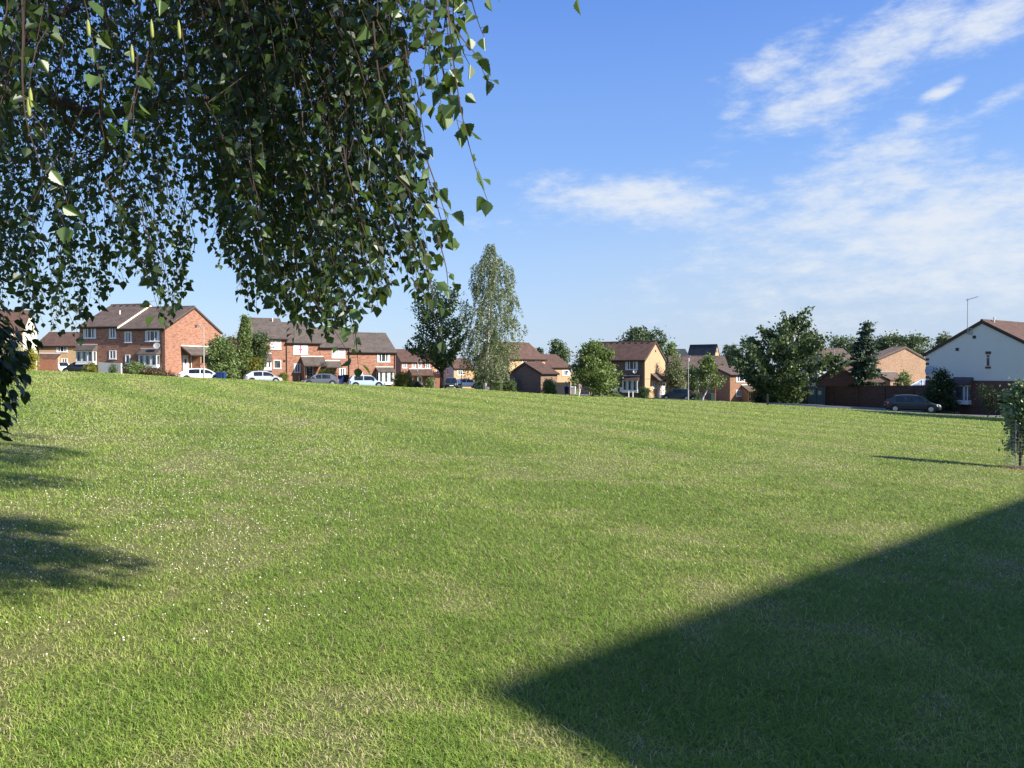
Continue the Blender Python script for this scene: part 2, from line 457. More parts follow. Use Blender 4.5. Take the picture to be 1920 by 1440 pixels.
    def bay(s, face, r, roof_py, n=3, out=.55, roof='grey_tiles', name='bay_window', pane='pane_glass', base=True):
        u0, u1, z0, z1 = s.rect(face, r); zt = s.rect(face, (r[0], roof_py, r[2], r[1]))[3]
        mb = MB()
        s.fbox(mb, face, u0, u1, z0, z0 + .3, .003, out); s.fbox(mb, face, u0, u1, z1 - .1, z1, .003, out)
        s.fbox(mb, face, u0 - .04, u1 + .04, z0 - .08, z0 - .002, .003, out + .05)
        za, zb = z0 + .3, z1 - .1; fw = .075
        for c in (u0, u1 - fw): s.fbox(mb, face, c, c + fw, za, zb, out - fw, out)
        for c in (u0, u1 - fw): s.fbox(mb, face, c, c + fw, za, zb, .003, fw)
        for i in range(1, n):
            c = u0 + (u1 - u0) * i / n; s.fbox(mb, face, c - fw * .6, c + fw * .6, za, zb, out - fw, out)
        o = mb.build(name, 'white_upvc', s.root)
        pb = MB(); s.fquad(pb, face, u0 + fw, u1 - fw, za, zb, out - .03)
        for u in (u0 + .03, u1 - .03): pb.poly([s.L(face, u, z, q) for q, z in ((fw, za), (out - fw, za), (out - fw, zb), (fw, zb))])
        pb.build('pane', pane, o)
        cb = MB()
        wseg = (u1 - u0) / n
        for i in range(n):
            for q in (.12, .7):
                cb = MB(); s.fquad(cb, face, u0 + wseg * (i + q), u0 + wseg * (i + q + .14), za + .02, zb - .02, out - .026); cb.build('curtain', 'net_curtain', o)
        rb = MB(); e = .14
        lo = [s.L(face, u, z, q) for u in (u0 - e,) for q, z in ((.003, z1 + .004), (out + .2, z1 + .004), (out + .2, z1 + .07), (.003, max(zt, z1 + .25)))]
        hi = [s.L(face, u, z, q) for u in (u1 + e,) for q, z in ((.003, z1 + .004), (out + .2, z1 + .004), (out + .2, z1 + .07), (.003, max(zt, z1 + .25)))]
        rb.prism(lo, hi); ro = rb.build('bay_roof', roof, o); zf = max(zt, z1 + .25); lb = MB(); s.fbox(lb, face, u0 - e, u1 + e, zf + .003, zf + .08, .003, .04); lb.build('flashing', 'white_panel', o)
        return o
    def porch(s, face, r, out=1.2, roof='grey_tiles', posts=True, walls=None, lean=True, flash='white_panel', barge='dark_fascia', wallmat=None):
        """lean-to porch roof: r = roof rectangle (top edge on the wall, lower edge at the eave)"""
        u0, u1, z0, z1 = s.rect(face, r)
        # the rectangle was read on the wall plane although the eave stands forward: keep its top, take a real pitch
        z0 = max(z0, z1 - out * .75) if z1 - z0 > out * .75 else z0
        mb = MB()
        pr = [(.003, z1 - .1), (out, z0 - .1), (out, z0), (.003, z1)]
        mb.prism([s.L(face, u0, z, q) for q, z in pr], [s.L(face, u1, z, q) for q, z in pr])
        o = mb.build('porch', roof, s.root)
        bb = MB()
        s.fbox(bb, face, u0 - .02, u1 + .02, z0 - .16, z0 - .02, out + .003, out + .06)
        for u in (u0, u1):
            q = [(.003, z1 - .22), (out, z0 - .2), (out, z0 + .02), (.003, z1 + .02)]
            bb.prism([s.L(face, u - .035, z, k) for k, z in q], [s.L(face, u + .035, z, k) for k, z in q])
        bb.build('porch_fascia', barge, o)
        fb = MB(); s.fbox(fb, face, u0, u1, z1 + .003, z1 + .11, .003, .05); fb.build('flashing', flash, o)
        if posts:
            for u in (u0 + .1, u1 - .1): pb = MB(); s.fbox(pb, face, u - .05, u + .05, -.8, z0 - .17, out - .15, out - .05); pb.build('porch_post', 'dark_fascia', o)
        if walls:
            for ua, ub in walls:
                wb = MB()
                a = u0 + (u1 - u0) * ua; b = u0 + (u1 - u0) * ub
                q = [(.003, -.8), (out - .1, -.8), (out - .1, z0 - .13), (.003, z1 - .13)]
                wb.prism([s.L(face, a, z, k) for k, z in q], [s.L(face, b, z, k) for k, z in q]); wb.build('porch_wall', wallmat or s.wall.data.materials[1], o)
        return o
    def pipe(s, face, px, y0=None, off=.07):
        u, _ = s.uz(face, px, 700); mb = MB()
        mb.tube([s.L(face, u, -1, off), s.L(face, u, s.ze - .25, off), s.L(face, u, s.ze - .1, off + .2)], .05, 6)
        return mb.build('downpipe', 'dark_fascia', s.root)
    def dish(s, face, px, py, d=.55):
        u, z = s.uz(face, px, py); mb = MB()
        n = 14; rings = [(.02, 0), (d * .25, .025), (d * .42, .07), (d * .5, .1)]
        base = len(mb.v)
        c = Vector(s.L(face, u, z, .35)); nn = (Vector(s.L(face, u, z, 1)) - Vector(s.L(face, u, z, 0))).normalized()
        nn = (nn + Vector((.35, 0, .35))).normalized(); a = nn.orthogonal().normalized(); b = nn.cross(a)
        for q in (0, .015):
            for r, h in rings:
                for k in range(n):
                    t = 2 * math.pi * k / n; mb.v.append(tuple(c + nn * (h + q) + (a * math.cos(t) + b * math.sin(t)) * r))
        m = len(rings)
        for q in (0, m):
            for i in range(m - 1):
                for k in range(n):
                    j = (k + 1) % n; mb.f.append((base + (q + i) * n + k, base + (q + i) * n + j, base + (q + i + 1) * n + j, base + (q + i + 1) * n + k))
        for k in range(n):
            j = (k + 1) % n; mb.f.append((base + (m - 1) * n + k, base + (m - 1) * n + j, base + (2 * m - 1) * n + j, base + (2 * m - 1) * n + k))
        o = mb.build('satellite_dish', 'metal_grey', s.root, smooth=True)
        ab = MB(); ab.tube([s.L(face, u, z - .1, 0), tuple(c)], .025, 6); ab.tube([tuple(c - a * 0), tuple(c + nn * .42)], .012, 5)
        ab.build('dish_arm', 'metal_grey', o)
        return o
    def aerial(s, px, py_top, w=.9, ang=0.4, x=None):
        """TV aerial on the ridge"""
        lx = (s.W * .5 - s.W if s.side == 'R' else s.W * .5) if x is None else x
        a = Vector((lx, s.D / 2, s.zr)); wp = s.world(a)
        zt = at(960 + wp.x / wp.y * F, py_top, wp.y).z - s.o.z
        mb = MB(); mb.tube([a, (lx, s.D / 2, zt)], .022, 5)
        d = Vector((math.cos(ang), math.sin(ang), .12)); e = Vector((-d.y, d.x, 0)).normalized(); c = Vector((lx, s.D / 2, zt - .06))
        mb.tube([c - d * w * .35, c + d * w * .65], .014, 4)
        for k in range(7):
            q = c + d * w * (k / 6 - .35); mb.tube([q - e * .17, q + e * .17], .008, 4)
        return mb.build('tv_aerial', 'aerial_metal', s.root)
    def vent(s, face, px, py, r=.09):
        u, z = s.uz(face, px, py); mb = MB(); s.fbox(mb, face, u - r, u + r, z - r, z + r, -.02, .05); return mb.build('vent', 'black_plastic', s.root)
    def flue(s, x, y=.3):
        sl = (s.zr - s.ze) / (s.D / 2); yy = s.D * y; z = s.ze + sl * yy
        mb = MB(); mb.tube([(x, yy, z), (x, yy, z + .55)], .06, 8); mb.tube([(x, yy, z + .5), (x, yy, z + .62)], .09, 8)
        return mb.build('flue_pipe', 'white_panel', s.root)

# ================================================================== HOUSES
GR = 'houses round the green'
# brick pair at the left with the big lit gable
BR = House('brick_house', 'orange brick house with a wide blank sunlit gable and lean-to porch behind the white car', 'R', 310, 86, -14, 223, 414, 615.5, 577,
           'red_brick', 'brown_tiles', 'red_brick', vents=False)
BR.win('front', (273, 620, 299, 640), 3); BR.win('front', (234, 622, 247, 642), 2); BR.win('front', (235, 665, 244, 682), 1)
BR.bay('front', (266, 665, 300, 689), 654, 3); BR.pipe('front', 306); BR.dish('front', 298, 649, .75)
BR.porch('right', (339, 650, 398, 667), 1.3, walls=[(.32, .36), (.8, 1.0)])
BR.door('right', (343, 667, 352, 698), lights=[(.3, .7, .5, .8)])
u0_, u1_, z0_, z1_ = BR.rect('right', (356, 668, 367, 697)); mb = MB(); BR.fbox(mb, 'right', u0_, u1_, z0_, z1_, -.02, .04); mb.build('store_door', 'white_panel', BR.root)
BR.vent('right', 367, 612, .12); BR.aerial(379, 574, .8, 2.2, x=-.4)
BL = House('brick_house', 'taller left unit of the orange brick pair, white bargeboard, behind the low cream wall', 'R', None, None, -14, 150, (BR.D,), 612, 572.5,
           'red_brick_dull', 'brown_tiles', 'cream_render', barge='white_panel', corner=Vector((*(BR.o + BR.ex * (-BR.W - .003)).xy, 0)), vents=True)
BL.win('front', (157, 615, 180, 634), 3); BL.win('front', (205, 613, 218, 634), 2); BL.win('front', (205, 657, 218, 673), 2)
BL.bay('front', (149, 658, 181, 682), 647, 3); BL.flue(-2, .25)

A = House('rendered_house', 'house with a tall cream rendered gable at the far left behind a cream flowered shrub', 'R', 44, 105, 18, -70, 70, 619, 585,
          'buff_brick', 'red_tiles', 'cream_render')
A.win('front', (2, 620, 24, 637), 3); A.win('front', (-40, 620, -15, 637), 3); A.win('front', (-40, 665, -12, 684), 3)
B1 = House('buff_house', 'small buff brick house with a red-brown roof and garage behind the timber fence', 'R', 143, 118, 4, 68, (8.0,), 648.5, 625.5,
           'buff_brick', 'red_tiles')
B1.win('front', (106, 649, 127, 660), 3); B1.win('front', (115, 672, 127, 683), 2)
B1.porch('front', (70, 663, 113, 673), 1.4, 'red_tiles', walls=[(0, .04), (.92, .99)])

# stepped terrace in full sun
rd = Vector((math.cos(R(30)), math.sin(R(30)), 0))
c0 = Vector(((468 - 960) / F * 96, 96, 0))
def on_row(px):
    t = (px - 960) / F; L = (t * c0.y - c0.x) / (rd.x - t * rd.y); return c0 + rd * (L - .004)
rows = [('terraced_house', 'ivy-clad end of the stepped brick terrace, with the highest roof', 538, 468, 635, 600.5),
        ('terraced_house', 'brick terrace house with a flag in its upper window and a black front door', 600, 538, 643, 609),
        ('terraced_house', 'terrace house with a low porch roof between the flag house and the lowest end', 655, 600, 651.5, 618),
        ('terraced_house', 'lowest end house of the stepped brick terrace, with a wide white bay window', 742, 655, 660.5, 627.5)]
U = []
for nm, lb, pr, pl, ev, rg in rows:
    U.append(House(nm, lb, 'R', None, None, 30, pl + .3, (8.0,), ev, rg, 'red_brick', 'grey_tiles', corner=on_row(pr), zbase=g(*on_row(pr).xy)))
u1, u2, u3, u4 = U
u1.win('front', (506, 638, 527, 655), 2, 'blind_pale', curtain=False); u1.win('front', (513, 675, 527, 691), 1, curtain=False)
u1.bay('front', (493, 677, 507, 693), 663, 2); u1.pipe('front', 537.4); u1.vent('front', 533, 677, .12); u1.vent('front', 508, 695, .12); u1.flue(-1, .42)
flag_win = u2.win('front', (550, 647, 577, 664), 3, curtain=False); u2.win('front', (551, 682, 564, 698), 2)
u2.porch('front', (564, 669, 606, 685), 1.5, walls=[(.02, .06)]); u2.door('front', (575, 686, 586, 710), 'door_black', lights=[(.25, .75, .8, .9), (.25, .75, .6, .7), (.25, .75, .36, .44)])
u3.win('front', (622, 655, 647, 671), 2, 'blind_pale', curtain=False); u3.win('front', (636, 690, 648, 706), 2)
u3.porch('front', (608, 677, 637, 690), 1.0, posts=False); u3.pipe('front', 654)
u4.win('front', (707, 662, 731, 678.5), 3); u4.bay('front', (706, 697, 735, 720), 688.5, 3, .8); u4.win('front', (668, 697, 680, 708), 2)
u4.pipe('front', 740); u4.aerial(728, 622, 1.3, .2, x=-.5)
# flag in the window
uu = u2.rect('front', (550.6, 647.8, 576.4, 663.4))
fl = thing('flag', u2.o, 'white flag with a pinkish red cross filling the upper window of the terrace', 'flag', None, u2.phi)
fb = MB(); u2.fbox(fb, 'front', *uu, .058, .062); fo = fb.build('cloth', 'cloth_white', fl)
w_, h_ = uu[1] - uu[0], uu[3] - uu[2]; cb = MB()
u2.fbox(cb, 'front', uu[0] + w_ * .445, uu[0] + w_ * .555, uu[2], uu[3], .0635, .066)
u2.fbox(cb, 'front', uu[0] + w_ * .36, uu[0] + w_ * .442, uu[2] + h_ * .42, uu[2] + h_ * .58, .0635, .066)
u2.fbox(cb, 'front', uu[0] + w_ * .558, uu[0] + w_ * .64, uu[2] + h_ * .42, uu[2] + h_ * .58, .0635, .066)
cb.build('cross', 'cloth_red', fl)
for a, b in ((.12, .33), (.67, .88)):
    gb = MB(); u2.fbox(gb, 'front', uu[0] + w_ * a, uu[0] + w_ * b, uu[2] + h_ * .54, uu[2] + h_ * .68, .0635, .066); gb.build('lettering', 'cloth_grey', fl)

D1 = House('pink_brick_house', 'pinkish red brick house with a lean-to porch, behind the round golden bush', 'L', 752, 135, 25, 812, (8.0,), 678.5, 657, 'pink_brick', 'red_tiles')
for r in ((754.5, 680, 763, 690), (772, 680.5, 779.5, 690), (784, 681, 791, 690.5), (797, 682, 806, 691)): D1.win('front', r, 2)
D1.porch('front', (767, 692, 808, 703), 1.5, 'red_tiles', walls=[(.02, .05), (.95, .98)]); D1.door('front', (784, 706, 791, 723)); D1.win('front', (770, 704, 776, 712), 1)
D2 = House('buff_house', 'narrow buff brick house seen behind the trunk of the dark maple', 'L', 809, 142, 22, 834, (8.0,), 683, 664, 'buff_brick', 'red_tiles')
D2.win('front', (817, 694, 823, 700), 1)
J1 = House('grey_house', 'house with a shaded grey side wall, between the dark maple and the silver birch', 'L', 851, 138, 35, 889, 829, 690, 674, 'pale_brick', 'red_tiles', 'grey_render')
J1.win('front', (857, 694, 868, 703), 2); J1.win('front', (856, 713, 865, 723), 2); J1.win('left', (838, 691, 842, 702), 1)
E1 = House('hall_house', 'large house with a sweeping red-brown roof directly right of the tall silver birch', 'R', 1022, 118, 50, 955, (6.5,), 673, 645.5, 'pale_brick', 'red_tiles')
E1.win('front', (979, 674.5, 987, 682), 2); E1.win('front', (1004, 674.5, 1011, 682), 2)
E2 = House('brick_garage', 'low brown brick garage with a shaded gable facing the green', 'L', 1014, 98, 35, 1045, 956, 700.5, 681.5, 'brown_brick', 'red_tiles', 'brown_brick', cat='garage')
F1 = House('buff_house', 'buff house with a white roof verge, between the low garage and the round tree', 'R', 1071, 122, 35, 1026, (8.0,), 689, 667, 'buff_brick', 'red_tiles', barge='white_panel')
F1.win('front', (1054, 694, 1068, 704), 3)
C1 = House('brick_house', 'dark fronted house with a bright buff gable, white bay window and lean-to porch', 'R', 1209, 105, -31.5, 1085, 1247, 674.5, 642, 'dark_brick', 'red_tiles', 'buff_brick', vents=True)
C1.win('front', (1173, 677, 1196, 693), 3); C1.bay('front', (1170, 713, 1198, 735), 705, 3, .6, 'red_tiles'); C1.win('front', (1135, 720, 1147, 728), 2)
C1.win('front', (1120, 677, 1142, 693), 3); C1.dish('front', 1192, 697, .55)
for r in ((1152.5, 726, 1159, 735), (1163, 726, 1168.5, 735)):
    q = C1.rect('front', r); mb = MB(); C1.fbox(mb, 'front', *q, -.02, .18); C1.fbox(mb, 'front', q[0] + .05, q[1] - .05, q[2] + .05, q[3] - .05, .18, .195); mb.build('meter_box', 'white_panel', C1.root)
C1.door('front', (1091, 718, 1099, 744), 'white_upvc')
C1.porch('right', (1220, 700, 1250, 713), 1.2, 'brown_tiles', flash='buff_brick', posts=False); C1.door('right', (1233, 717, 1238.5, 746), lights=[(.3, .7, .8, .9)]); C1.door('right', (1241, 717, 1246, 746), lights=[(.3, .7, .8, .9)])
C1.win('right', (1223, 715, 1231, 728), 2, 'blind_pale', curtain=False); C1.vent('right', 1229, 658, .14); C1.pipe('front', 1206)
q = C1.rect('right', (1210, 709.5, 1246, 711)); mb = MB(); C1.fbox(mb, 'right', .05, C1.D - .05, q[2], q[3], -.02, .006); mb.build('brick_band', 'pink_brick', C1.wall)
G1 = House('long_terrace', 'long low terrace with a plain brown roof and red door behind the small leaning tree', 'R', 1366, 125, -6, 1258, (8.5,), 693.5, 669.5, 'orange_brick', 'brown_tiles', cat='terrace')
G1.win('front', (1350, 697, 1360, 709), 2); G1.win('front', (1350, 725, 1361, 737), 2); G1.door('front', (1336.5, 730, 1343, 747), 'red_paint', lights=[(.3, .7, .6, .85)])
G1.win('front', (1309, 728, 1316, 736), 1); G1.win('front', (1293, 725, 1298, 737), 1); G1.porch('front', (1325, 725, 1350, 729), 1.0, 'brown_tiles', posts=False)
G1.porch('front', (1298, 717, 1318, 727), 1.2, 'grey_tiles', posts=False); G1.flue(-6, .3); G1.flue(-3, .42); G1.win('front', (1300, 697, 1312, 708), 2)
G2 = House('brick_house', 'orange brick house with a wide dark porch roof, half hidden by the big dark tree', 'L', 1369, 112, 20, 1430, (8.0,), 703, 689, 'orange_brick', 'brown_tiles')
G2.win('front', (1380, 704.5, 1397, 716), 3); G2.win('front', (1380, 731, 1391, 743), 2); G2.porch('front', (1390, 722, 1440, 732), 1.6, 'brown_tiles', walls=[(0, .03), (.66, .7)]); G2.door('front', (1398, 735, 1406, 753), 'olive_paint')
S1 = House('slate_house', 'tall slate roofed building with a pale buff gable, standing up behind the long terrace', 'R', 1340, 190, -38, 1290, 1348, 664, 647, 'pale_brick', 'slate_tiles', 'pale_brick')
S1.vent('right', 1344, 659, .25)
S2 = House('slate_house', 'lower slate roof beside the tall slate roofed building, left of it', 'R', 1291, 185, 0, 1268, (8,), 668.5, 656, 'grey_render', 'slate_tiles')
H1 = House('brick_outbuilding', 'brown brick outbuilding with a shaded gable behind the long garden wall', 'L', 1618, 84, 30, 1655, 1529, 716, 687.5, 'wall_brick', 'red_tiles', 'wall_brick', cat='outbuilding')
K1 = House('distant_house', 'distant brown tiled house between the big dark tree and the conifer', 'R', 1604, 132, 8, 1550, (8,), 677, 655.5, 'brown_brick', 'brown_tiles', 'grey_render')
K1.flue(-2.5, .3)
K2 = House('distant_house', 'low slate roofed house below the distant brown tiled one, beside the conifer', 'R', 1612, 118, 14, 1536, (8,), 691, 676, 'grey_render', 'slate_tiles', 'grey_render')
I1 = House('brick_house', 'house with a broad mottled brick gable behind the wall, left of the white house', 'R', 1642, 96, -42, 1618, 1742, 675, 652, 'brown_brick', 'brown_tiles', 'mottled_brick')
I1.porch('right', (1640, 698, 1677, 711), 1.8, 'brown_tiles', posts=False, flash='lead', walls=[(.05, .75)])
# white rendered house at the right
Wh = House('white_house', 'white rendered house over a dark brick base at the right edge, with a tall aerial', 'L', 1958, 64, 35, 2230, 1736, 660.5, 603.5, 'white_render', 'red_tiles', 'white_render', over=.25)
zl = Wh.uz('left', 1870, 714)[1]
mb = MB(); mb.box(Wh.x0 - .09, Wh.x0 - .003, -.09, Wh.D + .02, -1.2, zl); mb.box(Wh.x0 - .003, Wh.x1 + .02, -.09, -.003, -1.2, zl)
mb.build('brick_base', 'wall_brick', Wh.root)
mb = MB()
for i in range(9):
    z = zl + .15 + i * .42
    if z + .2 < Wh.ze - .2: mb.box(Wh.x0 - .035, Wh.x0 + .1, Wh.D - .28, Wh.D + .02, z, z + .21)
mb.build('quoins', 'wall_brick', Wh.wall)
Wh.bay('left', (1791, 722, 1822, 756), 707, 1, .75, 'brown_tiles', pane='pane_bright')
q = Wh.rect('left', (1848, 659, 1858, 691)); u0, u1, z0, z1 = q; h = z1 - z0
Wh.win('left', None, 1, uz=(u0 + .05, u1 - .05, z0 + h * .13, z1 - h * .17), transom=.72, curtain=False, sill=False)
mb = MB(); Wh.fbox(mb, 'left', u0, u1, z0, z0 + h * .12, -.02, .07); Wh.fbox(mb, 'left', u0, u1, z1 - h * .165, z1, -.02, .05); mb.build('lintel_and_sill', 'wall_brick', Wh.wall)
Wh.dish('left', 1747, 694.5, .8); Wh.vent('left', 1795, 655, .13); Wh.vent('left', 1827, 632, .13)
mb = MB()
ua, za = Wh.uz('left', 1817, 616); ub, zb_ = Wh.uz('left', 1824, 626)
for a, b in (((ua, za), (ub, za)), ((ua, zb_), (ub, zb_)), ((ua, za), (ua, zb_)), (((ua + ub) / 2 + .1, za), ((ua + ub) / 2 + .1, zb_))):
    mb.tube([Wh.L('left', *a, .12), Wh.L('left', *b, .12)], .035, 5)
ut, zt = Wh.uz('left', 1813, 560); um, zm = Wh.uz('left', 1815, 626)
mb.tube([Wh.L('left', um, zm, .12), Wh.L('left', um, zt, .12)], .03, 6)
c = Vector(Wh.L('left', um, zt - .1, .12)); d = Vector((.75, -.66, .16)).normalized(); d = Vector((.2, -.95, .25)).normalized()
mb.tube([c - d * .15, c + d * .85], .025, 5)
for k in range(6):
    p = c + d * (k * .15); mb.tube([p - Vector((.13, 0, 0)), p + Vector((.13, 0, 0))], .014, 4)
mb.build('tv_aerial', 'aerial_metal', Wh.root)
Wh.flue(1.6, .47)
# neighbouring house behind the camera whose shadow crosses the lawn
hd = math.atan2(.67, .742)
tip = np.array([-.2, 3.84]); RZ = 8.0; EZ = 4.75; half = 4.0; HIP = 2.1; Ls = 17.0
k = (RZ + .05) / math.tan(R(SUN_EL)); apex = tip + SUN_H * k
rr = np.array([math.cos(hd), math.sin(hd)]); nn = np.array([-rr[1], rr[0]])
c = apex + nn * half - rr * HIP
SH = thing('near_house', (c[0], c[1], .0), 'brick house standing beside the camera whose roof shadow lies across the lower right lawn', 'house', GR, hd)
b = MB(); b.box(0, Ls, -2 * half, 0, -2, EZ); b.build('wall', 'red_brick', SH)
ov = .25; ez = EZ - .1
rb = MB(); e4 = [(-ov, ov), (Ls + ov, ov), (Ls + ov, -2 * half - ov), (-ov, -2 * half - ov)]
rb.v = [(x, y, ez) for x, y in e4] + [(x, y, ez + .14) for x, y in e4] + [(HIP, -half, RZ + .05), (Ls + ov, -half, RZ + .05)]
rb.f = [(3, 2, 1, 0), (0, 1, 5, 4), (1, 2, 6, 5), (2, 3, 7, 6), (3, 0, 4, 7), (4, 5, 9, 8), (6, 7, 8, 9), (7, 4, 8), (5, 6, 9)]
rb.build('roof', 'brown_tiles', SH)

# ================================================================== WALLS, FENCES, STREET FURNITURE
def run_wall(name, label, cat, p0, p1, h, mat, th=.22, cap=None, piers=0, group=None, low=1.0):
    """garden wall from p0 to p1 (ground points), following the slope; top given as height above each end"""
    d = (p1 - p0); L = Vector((d.x, d.y, 0)).length; rz = math.atan2(d.y, d.x)
    t = thing(name, p0, label, cat, group, rz); dz = p1.z - p0.z
    h0, h1 = h if isinstance(h, tuple) else (h, h)
    mb = MB(); mb.hexa([(0, 0, -low), (L, 0, dz - low), (L, th, dz - low), (0, th, -low), (0, 0, h0), (L, 0, dz + h1), (L, th, dz + h1), (0, th, h0)])
    mb.build('masonry', mat, t)
    if cap:
        cb = MB(); cb.hexa([(-.02, -.04, h0 + .003), (L + .02, -.04, dz + h1 + .003), (L + .02, th + .04, dz + h1 + .003), (-.02, th + .04, h0 + .003),
                            (-.02, -.04, h0 + .07), (L + .02, -.04, dz + h1 + .07), (L + .02, th + .04, dz + h1 + .07), (-.02, th + .04, h0 + .07)])
        cb.build('coping', cap, t)
    for i in range(piers):
        x = L * (i + .5) / piers; z = dz * (i + .5) / piers; hh = h0 + (h1 - h0) * (i + .5) / piers
        pb = MB(); pb.box(x - .2, x + .2, -.1, -.003, z - low, z + hh - .05); pb.build('pier', mat, t)
    return t
pa, pb_ = gp(1495, 86), gp(1738, 73.5)
pa.z = at(1495, 759, 86).z; pb_.z = at(1738, 768, 73.5).z
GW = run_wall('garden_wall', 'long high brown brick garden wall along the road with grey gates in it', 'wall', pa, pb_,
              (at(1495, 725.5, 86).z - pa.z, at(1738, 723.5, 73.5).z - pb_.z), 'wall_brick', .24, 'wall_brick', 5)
# grey double gate: a part-like thing set in front of the wall
def along(p0, p1, px):
    t = (px - 960) / F; d = p1 - p0; k = (t * p0.y - p0.x) / (d.x - t * d.y); return p0 + d * k
ga, gb_ = along(pa, pb_, 1519.5), along(pa, pb_, 1547)
gd = gb_ - ga; GL = gd.xy.length
gt = thing('double_gate', ga, 'pair of grey panelled gates with white notices set in the brown wall', 'gate', None, math.atan2(gd.y, gd.x))
hg = at(1530, 725, ga.y).z - ga.z
for i in range(2):
    a, b = GL * i / 2 + .03, GL * (i + 1) / 2 - .03
    mb = MB(); mb.box(a, b, -.2, -.13, -.05, hg)
    for k in range(4):
        xa = a + (b - a) * (k + .08) / 4; xb = a + (b - a) * (k + .92) / 4; mb.box(xa, xb, -.225, -.2, .1, hg - .1)
    lf = mb.build('gate_leaf', 'gate_grey', gt)
    sb = MB(); sb.box((a + b) / 2 - .22, (a + b) / 2 + .18, -.24, -.228, hg - .85, hg - .42); sb.build('notice', 'plate_white', lf)
for x in (-.12, GL + .01): mb = MB(); mb.box(x, x + .11, -.22, -.12, -.3, hg + .05); mb.build('gate_post', 'gate_grey', gt)

run_wall('garden_wall', 'low cream painted wall in front of the left brick pair', 'wall', gp(184, 84), gp(227, 83), 1.15, 'cream_render', .15)
run_wall('garden_wall', 'brown brick boundary wall in shade behind the silver birch', 'wall', gp(890, 104), gp(963, 101), (2.05, 2.1), 'brown_brick', .22, 'brown_brick', 2)
def fence(name, label, p0, p1, h, mat, slat=.14, posts=True, group=None):
    d = p1 - p0; L = d.xy.length; t = thing(name, p0, label, 'fence', group, math.atan2(d.y, d.x)); dz = p1.z - p0.z
    mb = MB(); n = max(2, int(L / slat)); rnd = random.Random(len(label))
    for i in range(n):
        x = L * i / n; z = dz * i / n; hh = h + rnd.uniform(-.02, .02)
        mb.box(x + .006, x + L / n - .006, -.02 - (i % 2) * .012, .003 - (i % 2) * .012, z - .3, z + hh)
    mb.build('boards', mat, t)
    rb = MB()
    for z in (.35, h * .55, h - .25): rb.hexa([(0, .006, z), (L, .006, dz + z), (L, .06, dz + z), (0, .06, z), (0, .006, z + .08), (L, .006, dz + z + .08), (L, .06, dz + z + .08), (0, .06, z + .08)])
    rb.build('rail', mat, t)
    k = max(2, int(L / 1.9) + 1)
    for i in range(k):
        pb = MB(); x = L * i / (k - 1); z = dz * i / (k - 1); pb.box(x - .05, x + .05, .062, .16, z - .5, z + h + .1); pb.build('post', mat, t)
    return t
fence('timber_fence', 'tall reddish brown timber fence beside the white car at the far left', gp(71, 100), gp(108, 101), 1.75, 'brown_wood')
fence('timber_fence', 'short dark brown fence panel left of the maple trunk', gp(815, 103), gp(826, 104), 1.4, 'brown_wood')
fence('timber_fence', 'pale weathered timber fence between the walking person and the buff gabled house', gp(1089, 104), gp(1104, 103), 1.7, 'grey_wood', .12)
# black side gates beside the low garage
ga, gb_ = gp(1042, 99), gp(1068, 100); d = gb_ - ga; t = thing('side_gate', ga, 'tall black boarded gates right of the low brown garage', 'gate', None, math.atan2(d.y, d.x))
hg = at(1055, 717, 99).z - ga.z; L = d.xy.length
for i in range(2):
    mb = MB()
    for k in range(9):
        x = L * (i + (k + .05) / 9) / 2; mb.box(x, x + L / 2 * .1, -.04, 0, .0, hg)
    mb.box(L * i / 2 + .02, L * (i + 1) / 2 - .02, .003, .06, .3, .42); mb.box(L * i / 2 + .02, L * (i + 1) / 2 - .02, .003, .06, hg - .4, hg - .28)
    mb.build('gate_leaf', 'black_plastic', t)
for x in (-.1, L): mb = MB(); mb.box(x, x + .1, -.05, .06, -.5, hg + .1); mb.build('gate_post', 'black_plastic', t)

def lamp_post(px, py_top, Y, label, arm=-.55, mat='post_green', group='street lamps'):
    p = gp(px, Y); h = at(px, py_top, Y).z - p.z
    t = thing('street_lamp', p, label, 'street lamp', group)
    mb = MB(); mb.tube([(0, 0, -.5), (0, 0, 1.1)], .085, 10); mb.tube([(0, 0, 1.1), (0, 0, 1.2), (0, 0, h - .15)], [.085, .055, .042], 10)
    mb.build('pole', mat, t)
    ab = MB(); ab.tube([(0, 0, h - .2), (0, 0, h - .03), (arm * .3, 0, h), (arm * .6, 0, h + .01)], .032, 8); ab.build('arm', mat, t)
    lb = MB()
    xs = [arm * .55, arm * .75, arm * 1.3, arm * 1.55]; ws = [.04, .1, .11, .05]; hs = [.03, .06, .06, .03]
    for i in range(3):
        lb.hexa([(xs[i], -ws[i], h - .02), (xs[i + 1], -ws[i + 1], h - .02), (xs[i + 1], ws[i + 1], h - .02), (xs[i], ws[i], h - .02),
                 (xs[i], -ws[i], h + hs[i]), (xs[i + 1], -ws[i + 1], h + hs[i + 1]), (xs[i + 1], ws[i + 1], h + hs[i + 1]), (xs[i], ws[i], h + hs[i])])
    hd_ = lb.build('lamp_head', 'metal_grey', t)
    gb = MB(); gb.box(min(xs[1], xs[2]), max(xs[1], xs[2]), -.07, .07, h - .06, h - .024); gb.build('lens', 'plate_white', hd_)
    return t
lamp_post(382.5, 610, 76, 'street lamp with a short arm in front of the lit brick gable', -.5)
lamp_post(1290.5, 668, 90, 'pale street lamp standing between the buff gabled house and the small leaning tree', .18)
lamp_post(783, 678, 97, 'thin grey street lamp in front of the pinkish brick house', .3)
lamp_post(865.5, 700, 92, 'short pale lamp column close to the left of the silver birch', .3)
lamp_post(1583, 668, 112, 'small far street lamp showing above the brown outbuilding roof', -.4)
